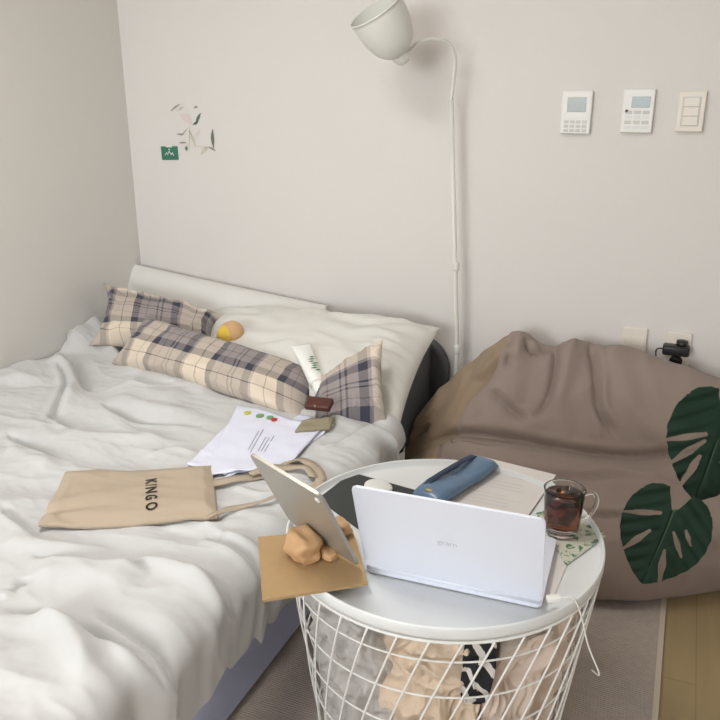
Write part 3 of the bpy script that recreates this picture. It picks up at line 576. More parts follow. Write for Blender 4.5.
# ------------------------------------------------------------------ bean bag
def beanbag():
    t = thing('bean_bag', 'large slouching taupe bean bag sofa against the back wall under the sockets', 'bean bag', (0, 0, 0))
    nu, nw = 260, 260
    prof = catmull([(2.67, .02), (2.68, .28), (2.66, .50), (2.58, .63), (2.49, .635), (2.42, .55), (2.34, .42), (2.26, .335), (2.17, .31), (2.07, .27), (2.00, .17), (2.01, .06), (2.09, .0), (2.3, 0.0)], 24)
    prof = np.array(prof); s = np.concatenate([[0], np.cumsum(np.hypot(*(prof[1:] - prof[:-1]).T))]); s /= s[-1]
    w = np.linspace(0, 1, nw); py = np.interp(w, s, prof[:, 0]); pz = np.interp(w, s, prof[:, 1])
    u = np.linspace(-1, 1, nu) ; u = np.sin(u * PI / 2) * 0.35 + u * 0.65
    U, W = np.meshgrid(u, w, indexing='ij'); PY = np.broadcast_to(py, U.shape); PZ = np.broadcast_to(pz, U.shape)
    xc, hx = BBX
    e = (1 - np.abs(U) ** 2.6) ** 0.42
    e = np.maximum(e, 0)
    ez = np.where(U < 0, (1 - np.abs(U) ** 3.0) ** 0.48, (1 - np.abs(U) ** 3.0) ** 0.5)
    cy = 2.36 - np.where(U < 0, 0.06 * np.abs(U), -.20 * smooth(.62, .85, W)) * np.abs(U) ** 2
    lowr = smooth(.62, .85, W); Up = np.clip(U, 0, 1)
    e = np.where(U > 0, (1 - Up ** 2.0) ** 0.55 * (1 - lowr) + (1 - Up ** 1.25) ** 1.25 * lowr, e)
    XS = -0.66 + 0.05 * smooth(0.35, 0.7, PZ / .64) + 0.10 * smooth(.68, 1.0, PZ / .64)
    XS = np.where(W > .6, -.66 - .02 * smooth(.6, .9, W), XS)
    k0 = 62; us_ = (XS - xc) / hx; ki = np.broadcast_to(np.arange(nu)[:, None], U.shape)
    fa_, fb_ = ki / k0, (ki - k0) / (nu - 1 - k0)
    ease = lambda q: np.sin(np.clip(q, 0, 1) * PI / 2)
    U = np.where(ki <= k0, -1 + (us_ + 1) * (0.5 * fa_ + .5 * (1 - ease(1 - fa_))), us_ + (1 - us_) * (0.45 * fb_ + .55 * ease(fb_)))
    X = xc + hx * U; Y = cy + (PY - cy) * e; Z = PZ * ez * 1.04
    # top corner of the seam
    zt = PZ / 0.64
    Z = Z + 0.05 * np.exp(-((X + 0.50) / 0.07) ** 2) * smooth(0.85, 1.0, zt)
    Z = Z - 0.085 * smooth(-0.40, 0.15, X) * smooth(0.5, 1, zt)
    # normals from the base shape
    dU = np.stack([np.gradient(X, axis=0), np.gradient(Y, axis=0), np.gradient(Z, axis=0)], -1)
    dW = np.stack([np.gradient(X, axis=1), np.gradient(Y, axis=1), np.gradient(Z, axis=1)], -1)
    N = np.cross(dW, dU); N /= np.linalg.norm(N, axis=-1)[..., None] + 1e-9
    D = 0.02 * noise(X * 3, W * 5, 0.5)
    for poly, a, wd, sh in BFOLDS:
        D = D + fold(X, W * 1.6, poly, a, wd, sh)
    sg = smooth(-0.62, -0.5, X)
    D = D + 0.008 * ridged(X * 3.5 + W * 4, W * 5, 2.2) + 0.007 * ridged(X * 9, W * 5 + X * 3, 5.2) + 0.0015 * ridged(X * 22, W * 22, 5.2)
    bk = smooth(.33, .37, W) * smooth(.60, .50, W)
    D = D + bk * 0.013 * ridged(X * 6.5 - (W - .35) * 3 * (X + .1) + .25 * noise(X * 3, W * 7, 3), W * 2.2, 8.8) + 0.010 * smooth(.56, .62, W) * smooth(.80, .70, W) * ridged(W * 17 + X * 1.5 + .4 * noise(X * 3, W * 5, 1), X * 2, 4.4)
    fl = smooth(0.0, 0.05, Z); D = D * (0.15 + 0.85 * fl)
    D = D - 0.006 * np.exp(-((X - XS) / 0.008) ** 2) + 0.004 * np.exp(-((X - XS - .015) / 0.012) ** 2)
    P = np.stack([X, Y, Z], -1) + N * D[..., None]
    P[..., 2] = np.maximum(P[..., 2], 0.008); P[..., 1] = np.minimum(P[..., 1], 2.695)
    V = P.reshape(-1, 3)
    side = (ki < k0)
    Fa, Fb = [], []
    for f in grid_faces(nu, nw):
        (Fb if side.reshape(-1)[f[0]] else Fa).append(f)
    def sub(F):
        ids = sorted({i for f in F for i in f}); mp = {a: k for k, a in enumerate(ids)}
        return V[ids], [tuple(mp[i] for i in f) for f in F]
    va, fa = sub(Fa); vb, fb = sub(Fb)
    mk('cover', va, fa, M['bean'], t)
    mk('side_panel', vb, fb, M['bean_side'], t)['label'] = 'browner side panel'
    return t
BFOLDS = BEANFOLDS
beanbag()

# ------------------------------------------------------------------ storage table
TX, TY, TR_ = -0.37, 1.29, 0.31
tb = thing('storage_table', 'round white wire storage table with tray top beside the bed', 'table', (TX, TY, 0))
lathe('tray_top', [(0, .588), (.300, .588), (.3075, .590), (.310, .596), (.310, .612), (.3085, .6145), (.306, .6145), (.3045, .612), (.3035, .601), (.298, .5985), (0, .5985)], M['tray'], tb, seg=120)
def rb(z): return 0.232 + (z / 0.585) ** 1.15 * 0.072
def ring_vf(r, z, rad, seg=96):
    V, F = tube_vf([(r * math.cos(2 * PI * k / seg), r * math.sin(2 * PI * k / seg), z) for k in range(seg)], rad, 6, False)
    n = seg
    F += [((n - 1) * 6 + k, (n - 1) * 6 + (k + 1) % 6, (k + 1) % 6, k) for k in range(6)]
    return V, F
basket = bpy.data.objects.new('wire_basket', None); COL.objects.link(basket); basket.parent = tb
zr = [0.012, .10, .19, .28, .37, .456, .539]
for z in zr + [0.583]:
    V, F = ring_vf(rb(z), z, 0.0032 if z > .58 or z < .02 else 0.0019); mk('ring_wire', V, F, M['white_metal'], basket)
NW = 36
for i in range(NW):
    a0 = 2 * PI * i / NW + 0.06; pts = []
    for k in range(25):
        z = 0.583 - k / 24 * 0.571; a = a0 - (0.583 - z) * 1.2; r = rb(z) + 0.003
        pts.append((r * math.cos(a), r * math.sin(a), z))
    V, F = tube_vf(pts, 0.0020, 6); mk('slanted_wire', V, F, M['white_metal'], basket)
V, F = [], []
for i in range(9):   # floor wires of the basket
    x = -0.2 + i * 0.05; hl = math.sqrt(max(0.0, 0.23 ** 2 - x * x)); v, f = tube_vf([(x, -hl, .012), (x, hl, .012)], .0022, 6)
    F += [tuple(q + len(V) for q in g) for g in f]; V += v
mk('base_grid', V, F, M['white_metal'], basket)

# laundry
def cloth(name, cx, cy, z0, z1, rx, ry, material, label, seed, amp=0.03):
    nt_, np_ = 260, 200
    th = np.linspace(0, 2 * PI, nt_, endpoint=False); ph = np.linspace(-PI / 2, PI / 2, np_); T, Pp = np.meshgrid(th, ph, indexing='ij')
    c = np.sign(np.cos(Pp)) * np.abs(np.cos(Pp)) ** 0.35; s_ = np.sign(np.sin(Pp)) * np.abs(np.sin(Pp)) ** 0.6
    x, y, z = c * np.cos(T), c * np.sin(T), s_
    x_, y_, z_ = x, y, z
    x, y, z = x * rx / .105 + cx * 9, y * ry / .105 + cy * 9, s_ * (z1 - z0) / 2 / .105
    wx = x + .35 * noise(x * 1.5, y * 1.5, z * 1.5 + seed); wy = y + .35 * noise(x * 1.5 + 5, y * 1.5, z * 1.5 + seed); wz = z + .35 * noise(x * 1.5, y * 1.5 + 9, z * 1.5 + seed)
    dd = amp * (0.6 * (1 - ridged(wx * .9 + wz * .3, wy * .9, wz * .7 + seed)) + .24 * (1 - ridged(wx * 2.1 + seed, wy * 2.1 + wx, wz * 1.7)) + .05 * (1 - ridged(wx * 5, wy * 5, wz * 4 + seed)))
    x, y, z = x_, y_, z_
    X = cx + x * rx; Y = cy + y * ry; Z = (z0 + z1) / 2 + s_ * (z1 - z0) / 2
    Z = np.clip(Z - dd * .5 * smooth(0, 1, s_), 0.018, 0.582)
    rr = np.hypot(X - TX, Y - TY); lim = 0.232 + (np.clip(Z, 0, .6) / 0.585) ** 1.15 * 0.072 - 0.006
    r2 = np.minimum(rr, lim); k = np.clip((r2 - dd * (.3 + .7 * smooth(0.1, 0.25, rr))) / np.maximum(rr, 1e-6), 0.2, 1)
    X = TX + (X - TX) * k; Y = TY + (Y - TY) * k
    V = np.stack([X, Y, Z], -1).reshape(-1, 3)
    o = mk(name, V, grid_faces(nt_, np_, closed_u=True), material); tag(o, label, 'clothes')
    return o
cloth('folded_shirt', -0.52, 1.14, .04, .582, .175, .17, M['lgrey'], 'bundled light grey jersey clothing at the left inside the wire basket', 1.7, .045)
cloth('knit_sweater', -0.315, 1.05, .04, .575, .095, .09, M['lbeige'], 'crumpled cream knit clothing in the middle of the wire basket', 5.2, 0.045)
cloth('crumpled_shirt', -0.140, 1.16, .03, .56, .10, .14, M['lpink'], 'crumpled pinkish beige clothing at the right inside the wire basket', 8.1, .035)
cloth('striped_scarf', -0.222, 1.035, .43, .582, .028, .035, M['stripe'], 'black and white striped cloth poking out between the beige clothes', 3.3, 0.02)
cloth('grey_blanket', -0.36, 1.42, .04, .52, .17, .10, M['lgrey'], 'grey cloth filling the back of the wire basket', 2.6)

# ------------------------------------------------------------------ things on the table
ZT = 0.5985
def slab(name, pts, z0, z1, material, parent=None, r=0.0):
    pts = [np.array(p[:2], float) for p in pts]
    if r:
        out = []
        n = len(pts)
        for i in range(n):
            p, a, b = pts[i], pts[i - 1], pts[(i + 1) % n]; da = (a - p) / np.linalg.norm(a - p); db = (b - p) / np.linalg.norm(b - p)
            for k in range(6):
                q = k / 5; out.append((1 - q) ** 2 * (p + da * r) + 2 * q * (1 - q) * p + q * q * (p + db * r))
        pts = out
    n = len(pts); V = [(p[0], p[1], z0) for p in pts] + [(p[0], p[1], z1) for p in pts]
    F = [tuple(range(n)), tuple(range(n, 2 * n))] + [(i, (i + 1) % n, n + (i + 1) % n, n + i) for i in range(n)]
    return mk(name, V, F, material, parent, sm=False)
kr = slab('kraft_envelope', KRAFT, ZT + .0165, ZT + .0215, M['kraft']); tag(kr, 'brown kraft paper pad overhanging the left edge of the table', 'envelope')

pd = slab('paper_pad', PAD, ZT + .0002, ZT + .0016, M['paper2']); tag(pd, 'plain off-white sheet lying under the right half of the laptop', 'paper')
# laptop
HL, HR, TLv, TRv, BRb = LAPTOP
HL, HR, TLv, TRv, BRb = [Vector(p) for p in (HL, HR, TLv, TRv, BRb)]
ex = (HR - HL).normalized(); W_ = (HR - HL).length
eb = Vector((0, 0, 1)).cross(ex).normalized(); Dp = 0.213
lap = thing('laptop', 'open white laptop seen from behind its lid on the round table', 'laptop', tuple((HL + HR) / 2))
def frame_obj(name, bm, ax, ay, az, org, material, parent, sm=False):
    m4 = Matrix(((ax.x, ay.x, az.x, org.x), (ax.y, ay.y, az.y, org.y), (ax.z, ay.z, az.z, org.z), (0, 0, 0, 1)))
    bmesh.ops.transform(bm, matrix=m4, verts=bm.verts)
    o = objbm(name, bm, material, parent, sm)
    if parent: o.matrix_parent_inverse = Matrix.Translation(-Vector(parent.location))
    return o
def round_panel(w, d, t, r, bev=0.0015):
    bm = bmesh.new(); pts = []
    for cx, cy, a0 in ((w - r, r, -PI / 2), (w - r, d - r, 0), (r, d - r, PI / 2), (r, r, PI)):
        for k in range(7): a = a0 + k / 6 * PI / 2; pts.append((cx + r * math.cos(a), cy + r * math.sin(a)))
    vs0 = [bm.verts.new((x, y, 0)) for x, y in pts]; vs1 = [bm.verts.new((x, y, t)) for x, y in pts]
    bm.faces.new(vs0); bm.faces.new(vs1)
    for i in range(len(pts)): bm.faces.new((vs0[i], vs0[(i + 1) % len(pts)], vs1[(i + 1) % len(pts)], vs1[i]))
    if bev: bmesh.ops.bevel(bm, geom=[e for e in bm.edges if abs((e.verts[0].co - e.verts[1].co).z) < 1e-6], offset=bev, segments=2, affect='EDGES')
    return bm
UZ = Vector((0, 0, 1))
base_o = Vector((HL.x, HL.y, ZT + .0022))
bs = frame_obj('base', round_panel(W_, Dp, 0.0135, .008), ex, eb, UZ, base_o, M['laptop'], lap)
bm = bmesh.new()
for r_ in range(5):
    for c_ in range(15): box_bm((0.0175, 0.0155, 0.0015), (0.022 + c_ * 0.0192 - (0.0 if r_ else 0), 0.025 + r_ * 0.018, 0.0142), 0.0004, 1, bm=bm)
frame_obj('keyboard', bm, ex, eb, UZ, base_o, M['keys'], lap)
bm = box_bm((0.11, 0.065, 0.0006), (W_ / 2, 0.165, 0.0138)); frame_obj('trackpad', bm, ex, eb, UZ, base_o, M['keys'], lap)
lu = (((TLv - HL) + (TRv - HR)) / 2); Lh = lu.length; lu.normalize(); lu = (lu - ex * lu.dot(ex)).normalized(); ln = ex.cross(lu)      # ln points to the camera side or away
if ln.y > 0: ln = -ln
lid_o = Vector((HL.x, HL.y, HL.z))
lidy = lu; lidz = ln; lx = ex
ld = frame_obj('lid', round_panel(W_, Lh, 0.005, .008), lx, lidy, lidz, lid_o - ln * 0.005, M['laptop'], lap)
bm = box_bm((W_ - .012, Lh - .022, 0.0006), (W_ / 2, Lh / 2 + .002, -0.0003)); frame_obj('screen', bm, lx, lidy, lidz, lid_o - ln * .005, M['screen'], ld).matrix_parent_inverse = Matrix.Translation(-(HL + HR) / 2)
bm = bmesh.new(); bmesh.ops.create_cone(bm, cap_ends=True, segments=20, radius1=.0048, radius2=.0048, depth=W_ * .97); bmesh.ops.rotate(bm, cent=(0, 0, 0), matrix=Matrix.Rotation(PI / 2, 3, 'Y'), verts=bm.verts)
frame_obj('hinge', bm, ex, eb, UZ, (HL + HR) / 2 - UZ * .0005 + eb * .003, M['laptop'], lap, True)
txt = text('lid_logo', 'gram', 0.017, M['logo'], lap, lambda c: lid_o + ex * (W_ * .5 + c.x * 1.0) + lu * (Lh * .52 + c.y) + ln * (0.0004 + c.z))
txt.matrix_parent_inverse = Matrix.Translation(-(HL + HR) / 2)

# tablet leaning on its stand
tB, tF, tE, tA = [Vector(p) for p in TABLET]
fx = (tB - tF).normalized(); Wt = (tB - tF).length
uy = ((tE - tB) + (tA - tF)) / 2; Lt = 0.216; uy.normalize(); uy = (uy - fx * uy.dot(fx)).normalized(); nz = fx.cross(uy)
if nz.y > 0: nz = -nz
tab = thing('tablet', 'silver tablet propped up beside the laptop, its back towards the bed', 'tablet', tuple(tB))
inv = Matrix.Translation(-tB)
o = frame_obj('body', round_panel(Wt, Lt, 0.006, .012, 0.001), fx, uy, nz, tF - nz * .006, M['alu'], tab); 
bm = box_bm((Wt - .01, Lt - .01, .0006), (Wt / 2, Lt / 2, -.0002)); frame_obj('screen', bm, fx, uy, nz, tF - nz * .006, M['screen'], tab)
bm = bmesh.new(); bmesh.ops.create_cone(bm, cap_ends=True, segments=20, radius1=.006, radius2=.005, depth=.002); bmesh.ops.translate(bm, vec=(Wt - .016, Lt - .02, .0068), verts=bm.verts)
frame_obj('camera_lens', bm, fx, uy, nz, tF - nz * .006, M['pin'], tab, True)
# peach stand
def blob(name, c, r, material, parent, seed, rot=0.0, amp=0.12, boxy=0.75):
    n1, n2 = 56, 36; T, Pp = np.meshgrid(np.linspace(0, 2 * PI, n1, endpoint=False), np.linspace(-PI / 2, PI / 2, n2), indexing='ij')
    pw = lambda q: np.sign(q) * np.abs(q) ** boxy
    x, y, z = pw(np.cos(Pp)) * pw(np.cos(T)), pw(np.cos(Pp)) * pw(np.sin(T)), pw(np.sin(Pp))
    k = 1 + amp * noise(x * 1.3 + seed, y * 1.3, z * 1.3)
    X, Y, Z = x * r[0] * k, y * r[1] * k, z * r[2] * k
    ca, sa = math.cos(rot), math.sin(rot)
    V = np.stack([c[0] + X * ca - Y * sa, c[1] + X * sa + Y * ca, np.maximum(c[2] + Z, c[2] - r[2])], -1).reshape(-1, 3)
    return mk(name, V, grid_faces(n1, n2, closed_u=True), material, parent)
st = thing('tablet_stand', 'lumpy peach-coloured tablet stand on the kraft paper pad', 'stand')
ZK = ZT + .0215
blob('front_lobe', (STAND[0][0], STAND[0][1], ZK + .03), (.034, .026, .03), M['peach'], st, 1.0, -0.5, .25, .7)
blob('foot_lobe', (STAND[1][0], STAND[1][1], ZK + .010), (.022, .014, .010), M['peach'], st, 3.0, -0.4)
blob('rear_lobe', (STAND[2][0], STAND[2][1], ZK + .016), (.026, .018, .016), M['peach'], st, 6.0, -0.4, .25, .7)

# mouse mat, mouse
mm = slab('mouse_mat', MATPTS, ZT + .0005, ZT + .003, M['blackmat'], r=.012); tag(mm, 'charcoal rectangular mat behind the laptop', 'mouse mat')
ms = blob('mouse', (MOUSE[0], MOUSE[1], ZT + .003 + .011), (.034, .026, .011), M['mouse'], None, 2.0, -0.3, 0.03, 0.95); tag(ms, 'white computer mouse on the charcoal mat', 'mouse')
# papers on the table
def printed(o, pts, z, rows, col, seed=0, pr=(0.14, 0.86)):
    A, B, C_, D_ = [np.array(p[:2]) for p in pts]; r = random.Random(seed); V = []; F = []
    for v in rows:
        u0 = pr[0] + r.random() * .04; u1 = pr[1] - r.random() * .25
        for a, b in ((u0, v), (u1, v), (u1, v + .008), (u0, v + .008)):
            p = (1 - a) * (1 - b) * A + a * (1 - b) * B + a * b * C_ + (1 - a) * b * D_
            zz = z(p[0], p[1]) if callable(z) else z
            V.append((p[0], p[1], zz))
        k = len(V) - 4; F.append((k, k + 1, k + 2, k + 3))
    return mk('printed_lines', V, F, col, o, sm=False)
pp = slab('paper_sheet', TPAPER, ZT + .0035, ZT + .0048, M['paper2']); tag(pp, 'printed sheet of paper under the blue pencil case', 'paper')
printed(pp, TPAPER, ZT + .0052, [.2, .26, .32, .38, .5, .56, .62, .74, .8], M['btn'], 3)

# pencil case: a long soft pouch
def pencil_case():
    a, b = [Vector((*p[:2], 0)) for p in PCASE]; d = (b - a); Lc = d.length; d.normalize(); n = Vector((-d.y, d.x, 0))
    t = thing('pencil_case', 'glossy blue zipped pencil case lying on the printed sheet', 'pencil case', (0, 0, 0))
    nu, nw = 60, 40; V = []
    for i in range(nu):
        u = i / (nu - 1); e = (1 - abs(2 * u - 1) ** 5) ** .35; hw = .039 * (0.72 + .28 * e); hh = .0165 * (.22 + .78 * e) * (1 + .1 * math.sin(u * 9))
        for k in range(nw):
            an = 2 * PI * k / nw; c, s_ = math.cos(an), math.sin(an)
            w = math.copysign(abs(c) ** .65, c) * hw; z = hh + math.copysign(abs(s_) ** .9, s_) * hh
            wob = .0016 * float(noise(u * 9, an * 1.6, 3.3))
            p = a + d * (u * Lc) + n * (w + wob); V.append((p.x, p.y, ZT + .0055 + max(0, z + wob * 1.3)))
    F = [(i * nw + k, i * nw + (k + 1) % nw, (i + 1) * nw + (k + 1) % nw, (i + 1) * nw + k) for i in range(nu - 1) for k in range(nw)] + [tuple(range(nw)), tuple(range((nu - 1) * nw, nu * nw))]
    mk('pouch', V, F, M['case'], t)
    zp = []
    for i in range(30):
        u = .06 + .88 * i / 29; p = a + d * (u * Lc) + n * (.019); zp.append((p.x, p.y, ZT + .0055 + .0300 * (1 - abs(2 * u - 1) ** 5) ** .35 + .0015))
    V, F = [], []
    for p in zp:
        q = Vector(p); V += [q + n * .004 + UZ * -.001, q - n * .004 + UZ * .0015, q - n * .004 - UZ * .003, q + n * .004 - UZ * .006]
    F = [(4 * i + k, 4 * i + (k + 1) % 4, 4 * i + 4 + (k + 1) % 4, 4 * i + 4 + k) for i in range(29) for k in range(4)] + [(0, 1, 2, 3), (116, 117, 118, 119)]
    z_ = mk('zipper', V, F, M['zip'], t)
    # handle loop
    hp = catmull([a + d * (.10 * Lc) + n * .018 + UZ * (ZT + .034), a + d * (.2 * Lc) + n * .013 + UZ * (ZT + .046), a + d * (.5 * Lc) + n * .008 + UZ * (ZT + .052), a + d * (.8 * Lc) + n * .012 + UZ * (ZT + .046), a + d * (.9 * Lc) + n * .018 + UZ * (ZT + .036)], 8)
    V = []
    for q in hp:
        q = Vector(q); V += [q + n * .007, q - n * .007, q - n * .007 - UZ * .002, q + n * .007 - UZ * .002]
    m_ = len(hp); F = [(4 * i + k, 4 * i + (k + 1) % 4, 4 * i + 4 + (k + 1) % 4, 4 * i + 4 + k) for i in range(m_ - 1) for k in range(4)]
    mk('handle_strap', V, F, M['zip'], t)
    q = a + d * .006 * 3 + n * .0 + UZ * (ZT + .034)
    blob('zip_pull', (q.x, q.y, q.z), (.009, .006, .004), M['brass'], t, 1.2)
pencil_case()

# napkin, mug, coffee
nk_pts = NAPKIN
def nap():
    A, B, C_, D_ = [np.array(p[:2]) for p in nk_pts]; n = 24; V = []
    for i in range(n):
        for j in range(n):
            a, b = i / (n - 1), j / (n - 1); p = (1 - a) * (1 - b) * A + a * (1 - b) * B + a * b * C_ + (1 - a) * b * D_
            V.append((p[0], p[1], ZT + .0030 + .0016 * float(abs(noise(p[0] * 40, p[1] * 40, 1)))))
    for i in range(n * n): V.append((V[i][0], V[i][1], V[i][2] - .0012))
    F = grid_faces(n, n) + grid_faces(n, n, n * n)
    for i in range(n - 1):
        for q0, q1 in ((i * n, (i + 1) * n), (i * n + n - 1, (i + 1) * n + n - 1), (i, i + 1), ((n - 1) * n + i, (n - 1) * n + i + 1)): F.append((q0, q1, q1 + n * n, q0 + n * n))
    o = mk('napkin', V, F, M['napkin']); tag(o, 'pale paper napkin printed with green leaves under the coffee mug', 'napkin')
nap()
MX, MY = MUG
zm = ZT + .0055
mug = thing('glass_mug', 'clear glass mug of iced coffee on the leaf-printed napkin', 'mug', (MX, MY, zm)); mug.scale = (1.06, 1.06, 1.04)
lathe('glass_body', [(0, 0), (.027, 0), (.031, .003), (.0335, .03), (.0375, .088), (.0385, .0905), (.0370, .092), (.0355, .090), (.0315, .03), (.029, .009), (0, .007)], M['glass'], mug, seg=48)
lathe('coffee', [(0, .0065), (.0285, .0085), (.0322, .03), (.0352, .080), (0, .0805)], M['coffee'], mug, seg=48)
ha = math.radians(25)
hp = catmull([(.034, 0, .078), (.052, 0, .082), (.062, 0, .068), (.058, 0, .046), (.046, 0, .030), (.033, 0, .024)], 8)
tube('handle', [(p[0] * math.cos(ha), p[0] * math.sin(ha), p[2]) for p in hp], .0045, M['glass'], mug, 10)
ice_i = []
for k, (a, r) in enumerate(((0.4, .016), (2.3, .018), (4.3, .013))):
    rm = Matrix.Rotation(a * 2, 3, Vector((1, .4, .7)).normalized())
    o = box('ice_cube', (.017, .017, .015), (MX + r * math.cos(a), MY + r * math.sin(a), zm + .077), M['ice'], None, .003, 2, rm, True)
    tag(o, 'ice cube floating in the mug of coffee', 'ice', 'ice cubes in the coffee')
# small adapter with cable
hb = thing('usb_adapter', 'small white cable adapter hooked on the right rim of the table', 'adapter', (HUB[0], HUB[1], 0))
box('plug_body', (.024, .012, .009), (0, 0, .6195), M['plastic'], hb, .002, 2, Matrix.Rotation(.5, 3, 'Z'))
cp = catmull([(.01, .004, .6195), (.03, .015, .618), (.045, .02, .585), (.062, .03, .52), (.085, .04, .46), (.07, .07, .44)], 8)
tube('cable', cp, .0016, M['plastic'], hb, 6)

# ------------------------------------------------------------------ things on the bed
def drape(name, c, th_, material, off=0.004, n=(46, 26), parent=None, fnz=None, shape=None, rr=0.05):
    A, B, C_, D_ = [np.array(p[:2], float) for p in c]; nu, nv = n; V = []
    for i in range(nu):
        for j in range(nv):
            a, b = i / (nu - 1), j / (nu - 1) if False else j / (nv - 1)
            p = (1 - a) * (1 - b) * A + a * (1 - b) * B + a * b * C_ + (1 - a) * b * D_
            z = dsm(p[0], p[1], rr) + off + (fnz(a, b) if fnz else 0); V.append((p[0], p[1], z))
    m = nu * nv; V += [(v[0], v[1], v[2] - th_) for v in V]
    F = grid_faces(nu, nv) + [tuple(reversed(f)) for f in grid_faces(nu, nv, m)]
    for i in range(nu - 1):
        for q0, q1 in ((i * nv, (i + 1) * nv), (i * nv + nv - 1, (i + 1) * nv + nv - 1)): F.append((q0, q1, q1 + m, q0 + m))
    for j in range(nv - 1):
        for q0, q1 in ((j, j + 1), ((nu - 1) * nv + j, (nu - 1) * nv + j + 1)): F.append((q0, q1, q1 + m, q0 + m))
    o = mk(name, V, F, material, parent)
    bv = BVHTree.FromPolygons([tuple(map(float, v)) for v in V[:m]], grid_faces(nu, nv))
    def top(x, y):
        h = bv.ray_cast(Vector((x, y, 1.2)), Vector((0, 0, -1))); return h[0].z if h[0] is not None else None
    return o, top
def tote_z(a, b):
    edge = min(a, 1 - a, b * .5, (1 - b) * .5)
    return .012 * min(1, edge * 16) - .003 + .004 * float(noise(a * 3, b * 2.2, 4)) + .006 * math.exp(-((b - .35 - .25 * a) / .08) ** 2) * (1 - a) - .014 * math.exp(-((b - .22 - .12 * a) / .05) ** 2) * max(0, 1 - a * 2.2)
tt = thing('tote_bag', 'beige canvas tote bag lying flat on the duvet with black lettering', 'bag')
bag, tz = drape('bag_body', TOTE, .010, M['canvas'], .012, (80, 40), tt, tote_z)
A, B, C_, D_ = [np.array(p[:2], float) for p in TOTE]
kc = np.array(KINGO_C[:2]); ddn = np.array(KINGO_D[:2]) - np.array(KINGO_U[:2]); Lk = np.linalg.norm(ddn); ddn /= Lk; drt = np.array([-ddn[1], ddn[0]])
def kf(c):
    p = kc + ddn * c.x + drt * c.y; z = tz(p[0], p[1]) or .55; return (p[0], p[1], z + .0018)
lt = text('lettering', 'K I N G O', 0.037, M['ink2'], tt, kf); lt['label'] = 'black printed lettering'
def ribbon(name, pts, width, material, parent, off=.008, th_=.0025):
    P = [np.array(p[:2]) for p in catmull([np.array(p[:2]) for p in pts], 7)]; V = []; n = len(P)
    for i, p in enumerate(P):
        t = P[min(i + 1, n - 1)] - P[max(i - 1, 0)]; t /= np.linalg.norm(t) + 1e-9; nn = np.array([-t[1], t[0]])
        for s_ in (-1, 1):
            q = p + nn * s_ * width / 2; z = max(dsm(q[0], q[1], .02), dz(q[0], q[1])) + off + .004 * math.sin(i * .35) + .003 * s_ * math.sin(i * .2); V.append((q[0], q[1], z))
    m = len(V); V += [(v[0], v[1], v[2] - th_) for v in V]; F = []
    for i in range(n - 1):
        a = 2 * i; F += [(a, a + 1, a + 3, a + 2), (m + a, m + a + 2, m + a + 3, m + a + 1), (a, a + 2, m + a + 2, m + a), (a + 1, m + a + 1, m + a + 3, a + 3)]
    return mk(name, V, F, material, parent)
ribbon('strap', STRAP1, .026, M['canvas'], tt, .010)
ribbon('strap', STRAP2, .024, M['canvas'], tt, .016)
ribbon('strap', STRAP3, .012, M['canvas'], tt, .010)

sh = []
for k, (pts, lab) in enumerate(BPAPERS):
    o, pz_ = drape('paper_sheet', pts, .0012, M['paper'], .004 + .0035 * k, (30, 30), None, None, None, .07); tag(o, lab, 'paper'); sh.append((o, pz_, pts))
o, pz_, pts = sh[-1]
printed(o, pts[1:] + pts[:1], lambda x, y: (pz_(x, y) or .55) + .0012, [.40, .44, .48, .56, .60], M['ink'], 5, (.3, .8))
for k, (p, mt, r_) in enumerate(STICKERS):
    z = dsm(p[0], p[1], .05) + .010
    bm = bmesh.new(); bmesh.ops.create_cone(bm, cap_ends=True, segments=16, radius1=r_, radius2=r_, depth=.003); bmesh.ops.scale(bm, vec=(1, 1.1, 1), verts=bm.verts); bmesh.ops.translate(bm, vec=(p[0], p[1], z + .004), verts=bm.verts)
    o = objbm('sticky_tab', bm, M[mt]); tag(o, STICKLAB[k], 'sticker')
o, kz = drape('khaki_pouch', KHAKI, .008, M['khaki'], .018, (20, 12), None, lambda a, b: .004 * min(1, 8 * min(a, 1 - a, b, 1 - b)), None, .05); tag(o, 'flat khaki glasses pouch at the top edge of the papers on the bed', 'pouch')

# yellow round plushes
pl = thing('plush_toy', 'round yellow plush with a tan back beside the plaid pillows', 'toy')
yb = PLUSH
blob('body', yb, (.045, .04, .045), M['tan_plush'], pl, 4, 0, .05, .95)
blob('face', (yb[0] - .012, yb[1] - .018, yb[2] - .004), (.036, .032, .036), M['yellow'], pl, 5, 0, .04, .95)['label'] = 'yellow front'
p2 = blob('plush_ball', PLUSH2, (.034, .030, .030), M['yellow'], None, 7, 0, .05, .95); tag(p2, 'small yellow plush ball wedged between the two left plaid pillows', 'toy')
